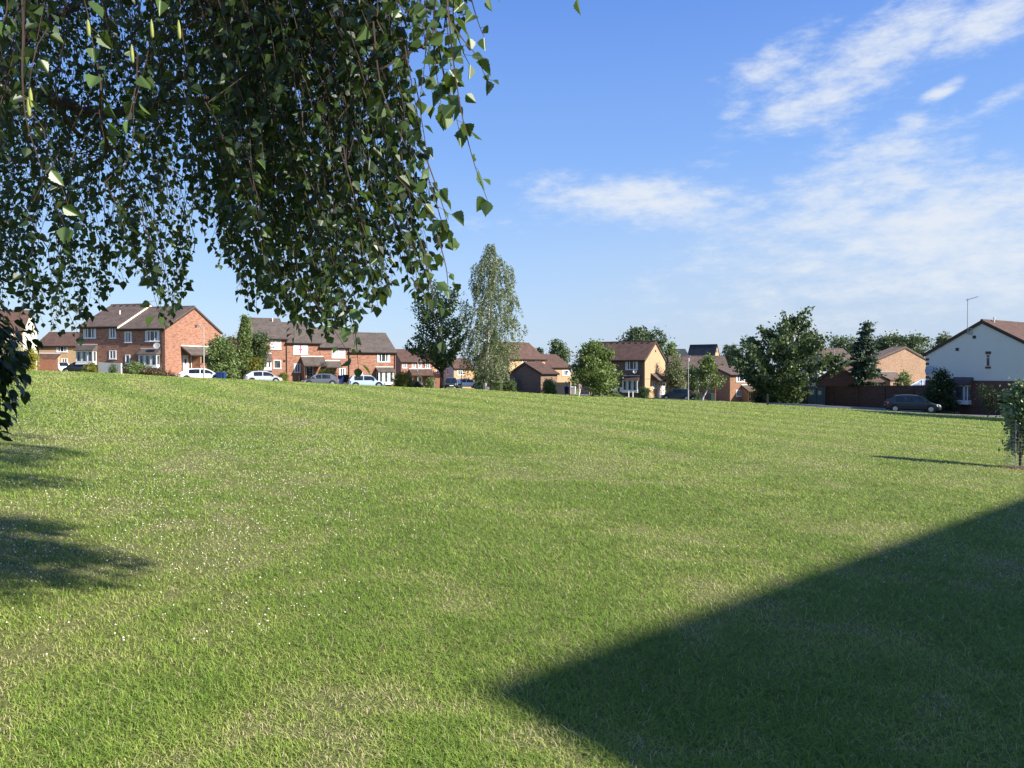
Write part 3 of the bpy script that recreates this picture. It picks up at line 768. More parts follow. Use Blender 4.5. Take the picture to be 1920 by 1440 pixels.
def post(px, Y, h, label, mat, w=.06, name='wooden_post', cat='post', group=None, top=True):
    p = gp(px, Y); t = thing(name, p, label, cat, group); mb = MB()
    mb.hexa([(-w, -w, -.4), (w, -w, -.4), (w, w, -.4), (-w, w, -.4), (-w * .9, -w * .9, h - .08), (w * .9, -w * .9, h - .08), (w * .9, w * .9, h - .08), (-w * .9, w * .9, h - .08)])
    mb.build('shaft', mat, t)
    mb = MB(); mb.hexa([(-w * 1.1, -w * 1.1, h - .077), (w * 1.1, -w * 1.1, h - .077), (w * 1.1, w * 1.1, h - .077), (-w * 1.1, w * 1.1, h - .077), (-w * .3, -w * .3, h), (w * .3, -w * .3, h), (w * .3, w * .3, h), (-w * .3, w * .3, h)])
    mb.build('cap', mat, t); return t
post(560.5, 86, 1.1, 'dark post below the flag window of the terrace', 'dark_fascia', .07)
post(793, 92, 1.1, 'pale short post right of the golden bush', 'post_green', .05)
post(814.5, 95, 1.4, 'grey post left of the maple trunk', 'metal_grey', .05)
post(1110, 96, .8, 'stubby tan post under the round roadside tree', 'pale_brick', .12)
post(1179, 96, .75, 'left one of two white posts below the white bay window', 'white_panel', .07, group='white posts')
post(1187, 96, .75, 'right one of two white posts below the white bay window', 'white_panel', .07, group='white posts')
post(1341.5, 92, 1.9, 'tall thin post before the red front door', 'terracotta', .05)
post(1439.5, 64.5, .95, 'dark bollard at the start of the kerb beside the big dark tree', 'black_plastic', .07, 'bollard', 'bollard')
for px, lb in ((1564, 'left of two bare scaffold-like poles by the distant roofs'), (1572, 'right of two bare scaffold-like poles by the distant roofs')):
    p = gp(px, 115); t = thing('bare_pole', p, lb, 'pole', 'bare poles'); h = at(px, 656, 115).z - p.z
    mb = MB(); mb.tube([(0, 0, -.3), (0, 0, h)], .06, 7); mb.build('shaft', 'grey_wood', t); mb = MB(); mb.tube([(0, 0, h + .002), (0, 0, h + .1)], .075, 7); mb.build('cap', 'grey_wood', t)

def wheelie_bin(px, Y, mat, label, rz=0.0, base_py=None):
    p = gp(px, Y)
    t = thing('wheelie_bin', p, label, 'bin', 'wheelie bins', rz); mb = MB()
    mb.hexa([(-.22, -.24, .08), (.22, -.24, .08), (.22, .24, .08), (-.22, .24, .08), (-.28, -.33, .95), (.28, -.33, .95), (.28, .33, .95), (-.28, .33, .95)])
    mb.box(-.3, .3, -.35, .35, .953, .985); mb.build('body', mat, t)
    lb = MB(); lb.hexa([(-.3, -.36, .988), (.3, -.36, .988), (.3, .36, .988), (-.3, .36, .988), (-.25, -.3, 1.06), (.25, -.3, 1.06), (.25, .36, 1.08), (-.25, .36, 1.08)])
    lb.build('lid', mat, t)
    for x in (-.24, .24):
        wb = MB(); wb.tube([(x - .03, .22, .1), (x + .03, .22, .1)], .1, 10); wb.build('wheel', 'tyre', t)
    hb = MB(); hb.tube([(-.22, .4, 1.0), (.22, .4, 1.0)], .018, 6); hb.build('handle', mat, t)
    return t
wheelie_bin(412, 80, 'bin_blue', 'blue wheelie bin behind the bonnet of the white family car', .1)
wheelie_bin(417.5, 80.3, 'bin_blue', 'second blue wheelie bin at the right of the white family car', -.1)
wheelie_bin(639, 93, 'bin_blue', 'dark blue wheelie bin between the grey hatchback and the pale blue car', .5)
wheelie_bin(648, 94, 'bin_black', 'black wheelie bin touching the dark blue one', .5)
wheelie_bin(898, 91, 'bin_green', 'dark green wheelie bin at the left of the silver birch trunk', .2)
wheelie_bin(1063, 97, 'bin_blue', 'deep blue wheelie bin before the black side gates', -.2)
wheelie_bin(1075, 98, 'plate_white', 'whitish bin beside the walking person', -.2)
wheelie_bin(1331.5, 105, 'bin_black', 'black wheelie bin near the red front door', .1)
wheelie_bin(1335.5, 103, 'bin_green', 'dark green wheelie bin near the red front door', .1)

# glazed conservatory between the brick gable house and the white house
p = gp(1706, 82); t = thing('conservatory', p, 'small glazed conservatory roof peeping over the wall beside the white house', 'conservatory', None, -.5)
zt_ = at(1725, 711, 82).z - p.z; ze_ = at(1704, 721, 82).z - p.z
mb = MB(); mb.box(0, 3.6, 0, 3.0, -.5, ze_ - .25); mb.build('base_wall', 'white_upvc', t)
mb = MB(); mb.prism([(-.1, -.1, ze_ - .2), (1.2, .9, zt_), (1.2, 2.1, zt_), (-.1, 3.1, ze_ - .2)], [(3.7, -.1, ze_ - .2), (3.7, .9, zt_), (3.7, 2.1, zt_), (3.7, 3.1, ze_ - .2)])
mb.build('glass_roof', 'roof_glass', t)
mb = MB()
for a, b in (((-.1, -.1, ze_ - .2), (1.2, .9, zt_)), ((1.2, .9, zt_), (3.7, .9, zt_)), ((1.2, -.1, ze_ - .2), (1.2, .9, zt_)), ((2.4, -.1, ze_ - .2), (2.4, .9, zt_)), ((-.1, -.1, ze_ - .2), (3.7, -.1, ze_ - .2)), ((-.1, -.1, ze_ - .2), (-.1, 3.1, ze_ - .2))):
    mb.tube([a, b], .045, 5)
mb.build('glazing_bars', 'white_upvc', t)

# ================================================================== VEHICLES
def car(px, Y, head, label, paint_mat, L=4.2, H=1.45, W=1.72, kind='hatch', plate_front=True, dz=0.0):
    p = gp(px, Y); p.z += dz
    t = thing('parked_car', p, label, 'car', 'cars parked round the green', R(head))
    f, r = L / 2, -L / 2; hw = W / 2
    zb = .22 if kind != 'suv' else .27
    belt = H * .60; hood = H * .55; nose = H * .41
    if kind == 'saloon': wsb, wst, rft, rfb, deck = f - L * .27, f - L * .40, r + L * .25, r + L * .10, H * .60
    elif kind == 'estate': wsb, wst, rft, rfb, deck = f - L * .26, f - L * .41, r + L * .08, r + L * .02, H * .60
    elif kind == 'suv': wsb, wst, rft, rfb, deck = f - L * .25, f - L * .38, r + L * .12, r + L * .03, H * .58
    else: wsb, wst, rft, rfb, deck = f - L * .19, f - L * .40, r + L * .20, r + L * .035, H * .60
    st = [(f, zb + .10, nose - .06, hw * .62), (f - .06, zb + .02, nose, hw * .78), (f - .22, zb, nose + .06, hw * .93), (f - .55, zb, hood - .03, hw * .985), (wsb, zb, belt - .01, hw), (0, zb, belt + .01, hw),
          (r + .7, zb, belt + .02, hw), (r + .25, zb + .02, deck + .01, hw * .96), (r + .07, zb + .08, deck - .02, hw * .86), (r, zb + .16, deck - .12, hw * .76)]
    b = MB(); n0 = 0; K = 10
    for x, z0, z1, w in st:
        b.v += [(x, -w * .86, z0), (x, -w * .98, z0 + .1), (x, -w, z0 + (z1 - z0) * .5), (x, -w * .975, z1 - .1), (x, -w * .86, z1), (x, w * .86, z1), (x, w * .975, z1 - .1), (x, w, z0 + (z1 - z0) * .5), (x, w * .98, z0 + .1), (x, w * .86, z0)]
    for i in range(len(st) - 1):
        for k in range(K):
            j = (k + 1) % K; b.f.append((i * K + k, i * K + j, (i + 1) * K + j, (i + 1) * K + k))
    b.f.append(tuple(range(K))); b.f.append(tuple((len(st) - 1) * K + k for k in range(K - 1, -1, -1)))
    wr, wb = hw * .70, hw * .90
    zc = belt - .03
    cab = [(wsb + .05, zc, wb * .9, zc + .01), ((wsb + wst) / 2, zc + (H - zc) * .60, wb * .92, 0), (wst, H - .05, wr * 1.0, 0), ((wst + rft) / 2, H, wr * 1.02, 0), (rft, H - .06, wr * .98, 0), (rfb, deck + (.12 if kind != 'saloon' else 0), wr * 1.08, 0)]
    # cabin loft: belt points then roof points
    m0 = len(b.v)
    for x, z, w, _ in cab:
        b.v += [(x, -wb, zc), (x, -wb + (wb - w) * min(1, (z - zc) / max(.01, H - zc)) * 1.0, z - .02), (x, -w * .80, z + .012), (x, w * .80, z + .012), (x, wb - (wb - w) * min(1, (z - zc) / max(.01, H - zc)), z - .02), (x, wb, zc)]
    for i in range(len(cab) - 1):
        for k in range(5):
            b.f.append((m0 + i * 6 + k, m0 + i * 6 + k + 1, m0 + (i + 1) * 6 + k + 1, m0 + (i + 1) * 6 + k))
    b.f.append(tuple(m0 + k for k in range(6))); e = m0 + (len(cab) - 1) * 6; b.f.append(tuple(e + k for k in range(5, -1, -1)))
    body = b.build('body', paint_mat, t)
    # side glass
    def sidey(x, z):                     # |y| of the cabin side at height z
        ws = np.interp(-x, [-c[0] for c in cab], [c[2] for c in cab]); zt = np.interp(-x, [-c[0] for c in cab], [c[1] for c in cab])
        q = (z - zc) / max(.05, (zt - .02 - zc)); yt = wb - (wb - ws) * min(1, (zt - zc) / (H - zc)); return wb + (yt - wb) * q
    def topz(x): return np.interp(-x, [-c[0] for c in cab], [c[1] for c in cab]) - .09
    spans = [(wst + (wsb - wst) * .62, wst - .02, .05), (wst - .12, (wst + rft) / 2 - .25, .0)]
    xs0, xs1 = wsb - .22, rft + (.05 if kind != 'estate' else .12)
    mid = (xs0 + xs1) / 2 - .05
    for sgn in (-1, 1):
        for xa, xb in ((xs0, mid + .045), (mid - .045, xs1 + .1)):
            g_ = MB(); xs = np.linspace(xa, xb, 7); lo, hi = [], []
            for x in xs:
                z1 = max(zc + .06, topz(x)); z0 = zc + .05
                lo.append((x, sgn * (sidey(x, z0) + .012), z0)); hi.append((x, sgn * (sidey(x, z1) + .012), z1))
            for i in range(6): g_.poly([lo[i], lo[i + 1], hi[i + 1], hi[i]])
            g_.build('side_window', 'car_glass', t)
    def slope_glass(i, j, name, fr0, fr1, off):
        a, c = Vector((cab[i][0], 0, cab[i][1])), Vector((cab[j][0], 0, cab[j][1])); d = c - a; nrm = Vector((-d.z, 0, d.x)).normalized()
        if (nrm.z < 0): nrm = -nrm
        p0, p1 = a + d * fr0 + nrm * off, a + d * fr1 + nrm * off
        w0 = cab[i][2] * .80 + (cab[j][2] - cab[i][2]) * fr0 * .8; w1 = cab[i][2] * .8 + (cab[j][2] - cab[i][2]) * .8 * fr1
        return [(p0.x, -w0, p0.z), (p0.x, w0, p0.z), (p1.x, w1, p1.z), (p1.x, -w1, p1.z)]
    g_ = MB(); g_.poly(slope_glass(0, 1, '', .06, 1, .026)); g_.poly(slope_glass(1, 2, '', 0, .92, .026)); g_.build('windscreen', 'car_glass', t)
    g_ = MB(); g_.poly(slope_glass(4, 5, '', .14, .82, .028)); g_.build('rear_window', 'car_glass', t)
    # wheels
    wx = (f - L * .19, r + L * .19); rad = .315 if kind != 'suv' else .36
    for x in wx:
        for sgn in (-1, 1):
            a = MB(); a.tube([(x, sgn * (hw - .12), rad + .03), (x, sgn * (hw + .004), rad + .03)], rad + .06, 20); a.build('wheel_arch', 'black_plastic', body)
            w = MB(); w.lathe([(rad * .6, hw - .16), (rad * .95, hw - .16), (rad, hw - .12), (rad, hw - .01), (rad * .95, hw + .022), (rad * .66, hw + .024)], 22, 'y')
            w.v = [(vx + x, sgn * vy, vz + rad) for vx, vy, vz in w.v]
            wo = w.build('wheel', 'tyre', t)
            q = MB(); q.lathe([(rad * .64, hw + .015), (rad * .62, hw + .027), (rad * .2, hw + .03), (.03, hw + .036)], 22, 'y')
            q.v = [(vx + x, sgn * vy, vz + rad) for vx, vy, vz in q.v]; q.build('rim', 'alloy', wo)
    # lights, plates, bumpers, mirrors
    for sgn in (-1, 1):
        h = MB(); zq = nose + .02
        h.hexa([(f - .02, sgn * hw * .50, zq - .12), (f - .30, sgn * hw * .95, zq - .10), (f - .40, sgn * hw * .93, zq - .1), (f - .14, sgn * hw * .48, zq - .12),
                (f - .10, sgn * hw * .52, zq + .035), (f - .42, sgn * hw * .955, zq + .085), (f - .46, sgn * hw * .9, zq + .085), (f - .2, sgn * hw * .5, zq + .035)]); h.build('headlight', 'lamp_clear', t)
        h = MB(); zq = deck - .2
        h.hexa([(r + .03, sgn * hw * .60, zq - .1), (r + .25, sgn * hw * .975, zq - .1), (r + .30, sgn * hw * .9, zq - .1), (r + .1, sgn * hw * .6, zq - .1),
                (r + .02, sgn * hw * .62, zq + .17), (r + .25, sgn * hw * .975, zq + .2), (r + .3, sgn * hw * .9, zq + .2), (r + .1, sgn * hw * .6, zq + .17)]); h.build('tail_light', 'lamp_red', t)
        h = MB(); h.hexa([(wsb - .3, sgn * (hw - .02), belt + .02), (wsb - .16, sgn * (hw - .02), belt + .02), (wsb - .16, sgn * (hw + .15), belt + .05), (wsb - .26, sgn * (hw + .15), belt + .05),
                          (wsb - .3, sgn * (hw - .02), belt + .12), (wsb - .2, sgn * (hw - .02), belt + .12), (wsb - .2, sgn * (hw + .15), belt + .16), (wsb - .26, sgn * (hw + .15), belt + .16)]); h.build('wing_mirror', paint_mat, t)
    h = MB(); h.box(f - .01, f + .015, -.27, .27, zb + .13, zb + .25); h.build('number_plate', 'plate_white', t)
    h = MB(); h.box(r - .015, r + .01, -.27, .27, zb + .33, zb + .45); h.build('number_plate', 'plate_yellow', t)
    h = MB(); h.hexa([(f - .1, -hw * .6, zb + .02), (f + .006, -hw * .5, zb + .1), (f + .006, hw * .5, zb + .1), (f - .1, hw * .6, zb + .02), (f - .1, -hw * .6, zb + .1), (f + .008, -hw * .5, zb + .125), (f + .008, hw * .5, zb + .125), (f - .1, hw * .6, zb + .1)]); h.build('lower_grille', 'black_plastic', t)
    return t
car(379, 80.3, 16, 'white family car beside the lit brick gable of the left pair', 'paint_white', 4.5, 1.42, kind='hatch')
car(493, 84.3, 26, 'silver white hatchback parked in front of the ivy-clad terrace end', 'paint_silver', 4.0, 1.44)
car(600, 87, 200, 'dark grey hatchback in front of the black door of the terrace', 'paint_grey', 4.1, 1.45)
car(687, 89.3, 18, 'pale blue crossover car in front of the end terrace bay', 'paint_sky', 4.25, 1.58, 1.8, 'suv')
car(846, 106, -84, 'dark car parked nose towards the green, right of the maple trunk', 'paint_navy', 4.2, 1.5, kind='suv')
car(874, 116, 15, 'small white car mostly hidden left of the silver birch', 'paint_white', 3.9, 1.45)
car(934, 96, 8, 'black car parked behind the clipped hedge right of the silver birch', 'paint_black', 4.5, 1.62, 1.8, 'suv')
car(1711, 66, -24, 'dark blue-green hatchback on the road before the white house', 'paint_navy', 4.35, 1.5, 1.75)
car(117, 112, -48, 'white hatchback beside the timber fence at the far left', 'paint_white', 4.2, 1.5)
car(152, 89, 170, 'black car beside the left bay of the brick pair', 'paint_black', 3.9, 1.42)
car(1272, 100, 150, 'black car in the shade beside the street lamp and buff gabled house', 'paint_black', 4.3, 1.5)

# ================================================================== PERSON
def person(px, Y, label):
    p = gp(px, Y); t = thing('person', p, label, 'person', None, R(60))
    def skin(name, chains, mat, parent=None, lev=1):
        v, e, r = [], [], []
        for ch in chains:
            st = ch.get('from')
            prev = st
            for (pt, rad) in ch['pts']:
                v.append(pt); r.append(rad)
                if prev is not None: e.append((prev, len(v) - 1))
                prev = len(v) - 1
            ch['end'] = prev
        me = bpy.data.meshes.new(name); me.from_pydata(v, e, []); o = bpy.data.objects.new(name, me); COL.objects.link(o); o.parent = parent
        md = o.modifiers.new('skin', 'SKIN'); md.use_smooth_shade = True
        if not me.skin_vertices: 
            bm = bmesh.new(); bm.from_mesh(me); bm.verts.layers.skin.verify(); bm.to_mesh(me); bm.free()
        for i, sv in enumerate(me.skin_vertices[0].data):
            sv.radius = (r[i], r[i]) if not isinstance(r[i], tuple) else r[i]; sv.use_root = (i == 0)
        o.modifiers.new('sub', 'SUBSURF').render_levels = lev
        me.materials.append(MAT[mat]); return o
    # body: walking, weight on the left leg, right leg behind
    body = [dict(pts=[((0,0,.90),(.13,.10)), ((0,0,1.08),(.125,.09)), ((.01,0,1.28),(.15,.10)), ((.02,0,1.38),(.09,.08)), ((.035,0,1.45),.052), ((.05,0,1.54),(.075,.085)), ((.055,0,1.62),(.07,.08))])]
    legs = [[((.0,.085,.86),.08), ((.12,.09,.48),.055), ((.10,.09,.09),.036), ((.20,.09,.035),.032), ((.26,.1,.03),.025)],
            [((.0,-.085,.86),.08), ((-.02,-.09,.47),.055), ((-.24,-.09,.13),.036), ((-.19,-.09,.04),.032), ((-.13,-.09,.02),.025)]]
    arms = []
    for sg, sw in ((1, -.16), (-1, .18)):
        hand = (sw + .06, sg * .24, .80)
        arms.append(dict(pts=[((.02, sg * .17, 1.34), .05), ((sw * .4, sg * .215, 1.09), .038), ((sw + .03, sg * .23, .87), .026), (hand, .03)], sg=sg))
    def body_chains():
        ch = [body[0]]
        for l in legs: ch.append(dict(pts=l, **{'from': 0}))
        for a in arms: ch.append(dict(pts=a['pts'], **{'from': 2}))
        return ch
    chains = body_chains(); n = sum(len(c['pts']) for c in chains)
    idx = 0; starts = []
    for c in chains: idx += len(c['pts']); starts.append(idx - 1)
    for ai, a in enumerate(arms):         # five fingers rooted in each hand
        h = a['pts'][-1][0]; root = starts[3 + ai]
        for k, (dy, ln) in enumerate(((-.022, .075), (-.008, .085), (.007, .08), (.02, .062))):
            chains.append({'pts': [((h[0] + dy, h[1], h[2] - .03), .009), ((h[0] + dy + .006, h[1] - a['sg'] * .004, h[2] - .03 - ln * .6), .008), ((h[0] + dy + .012, h[1] - a['sg'] * .012, h[2] - .03 - ln), .007)], 'from': root})
        chains.append({'pts': [((h[0] + .03, h[1] - a['sg'] * .01, h[2] - .0), .009), ((h[0] + .05, h[1] - a['sg'] * .015, h[2] - .045), .008)], 'from': root})
    bo = skin('body', chains, 'skin', t)
    skin('shirt', [dict(pts=[((0,0,.88),(.15,.115)), ((0,0,1.08),(.14,.105)), ((.01,0,1.28),(.165,.115)), ((.02,0,1.385),(.10,.085))])] +
         [dict(pts=[(a['pts'][0][0], .066), (a['pts'][1][0], .054)], **{'from': 2}) for a in arms], 'shirt_pink', t)
    skin('trousers', [dict(pts=[((0,0,.90),(.145,.115)), ((0,0,.97),(.14,.11))])] + [dict(pts=[(l[0][0], .098), (l[1][0], .075), (l[2][0], .06)], **{'from': 0}) for l in legs], 'trousers_white', t)
    hb = MB(); hb.lathe([(.03, 1.71), (.075, 1.695), (.095, 1.65), (.10, 1.60), (.095, 1.54), (.08, 1.47), (.04, 1.44)], 12, 'z', (.035, 0, 0)); hb.build('hair', 'hair_dark', t, True)
    fb = MB()                              # face: nose, brows and mouth line on the front of the head
    fb.hexa([(.125,-.012,1.56),(.125,.012,1.56),(.15,.014,1.54),(.15,-.014,1.54),(.122,-.008,1.595),(.122,.008,1.595),(.13,.006,1.59),(.13,-.006,1.59)])
    fb.box(.128,.134,-.025,.025,1.515,1.522)
    fb.build('face', 'skin', bo)
    eb = MB()
    for y in (-.03, .03): eb.box(.124, .132, y - .011, y + .011, 1.585, 1.595)
    eb.build('eyes', 'hair_dark', bo)
    for sg in (1, -1):
        sh = MB(); l = legs[0] if sg == 1 else legs[1]; a_, b_ = l[2][0], l[4][0]
        sh.tube([(a_[0] - .05, a_[1], b_[2] + .005), (b_[0] - .08, b_[1], b_[2] + .012), (b_[0] + .02, b_[1], b_[2])], [.04, .048, .035], 8); sh.build('shoe', 'plate_white', t, True)
    return t
person(1086, 90.5, 'person with dark hair in a pale pink top and white trousers walking by the fence')

# ================================================================== TREES AND SHRUBS
def unit(rng, n):
    v = rng.normal(size=(n, 3)); return v / np.linalg.norm(v, axis=1, keepdims=True)
def rhombs(c, size, rng, down=0.0, up=0.25, out=None, asp=.36):
    """leaf-sized four-cornered faces at the points c"""
    n = len(c); t = unit(rng, n); t[:, 2] -= down
    if out is not None: t += out
    t /= np.linalg.norm(t, axis=1, keepdims=True)
    q = unit(rng, n); q[:, 2] += up
    s = np.cross(t, q); s /= np.maximum(1e-6, np.linalg.norm(s, axis=1, keepdims=True)); nn = np.cross(s, t)
    sz = size * rng.uniform(.65, 1.3, (n, 1))
    v = np.stack([c - t * sz * .5, c - s * sz * asp + nn * sz * .08, c + t * sz * .5, c + s * sz * asp + nn * sz * .08], 1)
    return v.reshape(-1, 3)
def plant(name, label, cat, px, Y, rows, mat, leaf=.3, clumps=70, per=60, cr=.9, trunk=.18, bark='bark_brown', kind='broad', seed=1, group=None,
          base_py=None, crown='crown', stem='trunk', depth=1.0, trunk_px_top=None, squash=.75, lean=0.0):
    rng = np.random.default_rng(seed); rnd = random.Random(seed)
    p = gp(px, Y); t = thing(name, p, label, cat, group)
    zs, cx, hw = [], [], []
    for py, a, b in rows:
        A_, B_ = at(a, py, Y), at(b, py, Y); zs.append(A_.z - p.z); cx.append((A_.x + B_.x) / 2 - p.x); hw.append(max(.05, (B_.x - A_.x) / 2))
    o = np.argsort(zs); zs, cx, hw = np.array(zs)[o], np.array(cx)[o], np.array(hw)[o]
    zz = np.linspace(zs[0], zs[-1], 200); wz = np.interp(zz, zs, hw) + .15; cdf = np.cumsum(wz); cdf /= cdf[-1]
    def sample(n, bias=.42, shrink=0.0):
        z = np.interp(rng.uniform(size=n), cdf, zz); h = np.maximum(.04, np.interp(z, zs, hw) - shrink); c = np.interp(z, zs, cx)
        th = rng.uniform(0, 2 * np.pi, n); f = rng.uniform(size=n) ** bias; ph = seed * 1.7
        h = h * (.95 + .12 * np.sin(th * 3 + z * .9 + ph) + .10 * np.sin(th * 2 - z * 1.9 + ph * 2) + .08 * np.sin(z * 4.1 + th + ph))
        return np.stack([c + h * f * np.cos(th), h * f * np.sin(th) * depth, z], 1), th, h
    pts, tints = [], []; outv = None
    if kind == 'weep':
        cc, th, h = sample(clumps, .5, cr * .3)
        for i in range(clumps):
            k = max(6, int(per * rnd.uniform(.6, 1.3))); ln = cr * rnd.uniform(.8, 2.6)
            q = np.zeros((k, 3)); s = rng.uniform(0, 1, k); w = .03 + .10 * np.sin(np.pi * s)
            q[:, 0] = cc[i, 0] + np.cos(th[i]) * .25 * s + rng.normal(size=k) * w; q[:, 1] = cc[i, 1] + np.sin(th[i]) * .25 * s + rng.normal(size=k) * w
            q[:, 2] = np.maximum(zs[0], cc[i, 2] - s * ln * min(1.0, (cc[i, 2] - zs[0]) / 2.0 + .2)); pts.append(q); tints.append(np.full(k, rnd.uniform(-.25, .75)))
    else:
        cc, th, h = sample(clumps, .40, cr * .38)
        ov = []
        for i in range(clumps):
            k = max(8, int(per * rnd.uniform(.6, 1.4))); r_ = cr * rnd.uniform(.55, 1.2)
            q = rng.normal(size=(k, 3)) * r_ * .5
            if kind == 'conifer':
                d = np.array([math.cos(th[i]), math.sin(th[i]), -.25]); s = rng.uniform(-1, 1, (k, 1)) * r_
                q = q * np.array([.45, .45, .35]) + d * s; ov.append(np.tile(d * .9, (k, 1)))
            elif kind == 'spiky':
                d = np.array([math.cos(th[i]) * .7, math.sin(th[i]) * .7, .8]); s = rng.uniform(-.9, 1.3, (k, 1)) * r_; q = q * .50 + d * s
                ov.append(np.tile(d * .5, (k, 1)))
            q[:, 2] *= squash; pts.append(q + cc[i]); tints.append(np.full(k, rnd.uniform(0, .6)))
        if ov: outv = np.concatenate(ov)
    P = np.concatenate(pts); T = np.clip(np.concatenate(tints) + rng.uniform(0, .4, len(P)), 0, 1)
    keep = P[:, 2] > .03; P, T = P[keep], T[keep]
    if outv is not None: outv = outv[keep]
    v = rhombs(P, leaf, rng, .6 if kind == 'weep' else .15, .3, outv)
    n = len(P); np_obj(crown, v, np.arange(4 * n), np.full(n, 4), mat, t, np.repeat(T, 4))
    # trunk and limbs
    mb = MB(); zt = zs[0] + (zs[-1] - zs[0]) * (.92 if kind in ('conifer', 'weep') else .7)
    m = 7; tp = []
    for i in range(m):
        f = i / (m - 1); z = -.4 + (zt + .4) * f; xx = np.interp(max(z, 0), [0, zs[0], zs[-1]], [0, cx[0] * .6 + lean, cx[-1]])
        tp.append(Vector((xx + rnd.uniform(-.04, .04) * (i > 1), rnd.uniform(-.05, .05) * (i > 1), z)))
    mb.tube(tp, [trunk * (1.25 if i == 0 else 1.0) * (1 - .85 * i / (m - 1)) + .012 for i in range(m)], 9)
    for i in rng.permutation(clumps)[:min(22, clumps)]:
        e = Vector(cc[i]); zb = max(zs[0] * .7, e.z - (abs(e.x) + abs(e.y)) * (.9 if kind != 'conifer' else .15) - .3); zb = min(zb, zt * .95)
        f = (zb + .4) / (zt + .4); k = max(0, min(m - 2, int(f * (m - 1)))); s0 = tp[k].lerp(tp[k + 1], f * (m - 1) - k)
        md = s0.lerp(e, .5) + Vector((rnd.uniform(-.1, .1), rnd.uniform(-.1, .1), .25 if kind != 'conifer' else 0)); rr_ = trunk * .32
        mb.tube([s0, md, e], [rr_, rr_ * .6, rr_ * .2], 5)
    mb.build(stem, bark, t, True)
    return t
TG = 'trees beyond the green'
plant('maple_tree', 'dark broad leaved tree standing left of the silver birch', 'tree', 828, 92,
      [(540,808,820),(560,793,862),(590,778,876),(620,765,884),(650,755,886),(668,768,880),(685,800,858)], 'leaf_maple', .30, 100, 85, 1.15, .26, seed=11, kind='spiky', group=TG)
plant('silver_birch', 'tall silver birch with a white trunk and hanging grey-green foliage', 'tree', 907, 88,
      [(452,914,928),(464,901,938),(482,890,950),(503,879,966),(530,872,972),(570,862,984),(610,860,986),(650,860,978),(690,872,962),(716,882,950)], 'leaf_birch_far', .17, 900, 46, .80, .19, 'birch_bark', 'weep', 12, TG)
plant('round_tree', 'small round headed tree in front of the buff gabled house', 'tree', 1108, 93,
      [(644,1100,1128),(660,1083,1148),(685,1073,1158),(705,1066,1168),(722,1076,1160),(735,1092,1144)], 'leaf_green', .28, 130, 75, .85, .14, seed=13, group=TG)
plant('large_tree', 'large dark spreading tree beside the road left of the garden wall', 'tree', 1462, 80,
      [(598,1486,1504),(615,1458,1522),(635,1404,1540),(655,1378,1556),(680,1362,1562),(700,1366,1558),(720,1392,1536),(745,1430,1502),(756,1440,1496)], 'leaf_dark', .34, 190, 85, 1.1, .3, seed=14, kind='spiky', group=TG)
plant('conifer', 'tall narrow dark conifer behind the garden wall', 'tree', 1620, 80,
      [(606,1624,1630),(618,1617,1634),(630,1612,1637),(650,1602,1641),(675,1594,1646),(700,1590,1648),(722,1590,1646)], 'leaf_conifer', .22, 190, 60, .6, .16, seed=15, kind='conifer', group=TG)
plant('small_tree', 'small tree with a pale leaning trunk beside the street lamp and red door', 'tree', 1316, 92,
      [(670,1322,1336),(682,1312,1346),(700,1300,1354),(715,1304,1358),(726,1310,1352)], 'leaf_green', .24, 55, 60, .7, .1, 'birch_bark', seed=16, group=TG, lean=.2)
plant('grey_green_tree', 'soft grey-green tree right of the buff gabled house', 'tree', 1268, 108,
      [(668,1262,1272),(680,1252,1282),(700,1247,1288),(720,1248,1290),(738,1256,1284)], 'leaf_birch_far', .24, 75, 65, .8, .12, seed=17, group=TG)
plant('small_tree', 'dark low tree left of the pale leaning trunk', 'tree', 1301, 101, [(688,1294,1302),(700,1288,1312),(716,1286,1314),(728,1292,1308)], 'leaf_dark', .25, 35, 55, .7, .08, seed=18, group=TG)
plant('domed_tree', 'big domed tree rising behind the buff gabled house', 'tree', 1195, 165,
      [(617,1186,1210),(624,1172,1222),(636,1164,1230),(660,1160,1232),(690,1165,1228)], 'leaf_far', .5, 120, 60, 1.5, .3, seed=19, group=TG)
plant('loose_tree', 'looser blue-green tree right of the big domed one', 'tree', 1234, 158,
      [(621,1226,1242),(632,1212,1252),(650,1208,1254),(680,1212,1250)], 'leaf_far', .45, 60, 50, 1.4, .25, seed=20, group=TG)
plant('small_far_tree', 'smaller bright tree at the right of the domed pair', 'tree', 1258, 150,
      [(645,1256,1264),(655,1248,1268),(670,1246,1272),(690,1246,1272)], 'leaf_green', .4, 40, 50, 1.2, .2, seed=21, group=TG)
plant('far_tree', 'dark bushy tree behind the buff house with the white verge', 'tree', 1050, 160,
      [(641,1036,1044),(650,1032,1064),(662,1030,1072),(690,1032,1072)], 'leaf_far', .45, 60, 50, 1.3, .2, seed=22, group=TG)
plant('far_conifer', 'tiny dark conifer top showing behind the sweeping hall roof', 'tree', 1011, 175, [(651,1009.5,1012.5),(660,1006,1016),(680,1003,1019)], 'leaf_conifer', .4, 34, 40, .9, .15, seed=23, kind='conifer', group=TG)
plant('far_conifer', 'small conifer right behind the slate roofed building', 'tree', 1362, 200, [(643,1360,1364),(655,1356,1368),(685,1352,1372)], 'leaf_conifer', .4, 40, 40, 1.0, .15, seed=24, kind='conifer', group=TG)
plant('far_tree', 'low far tree filling the gap between slate roof and big dark tree', 'tree', 1378, 195, [(648,1368,1378),(656,1362,1392),(685,1360,1398)], 'leaf_far', .5, 50, 45, 1.3, .2, seed=25, group=TG)
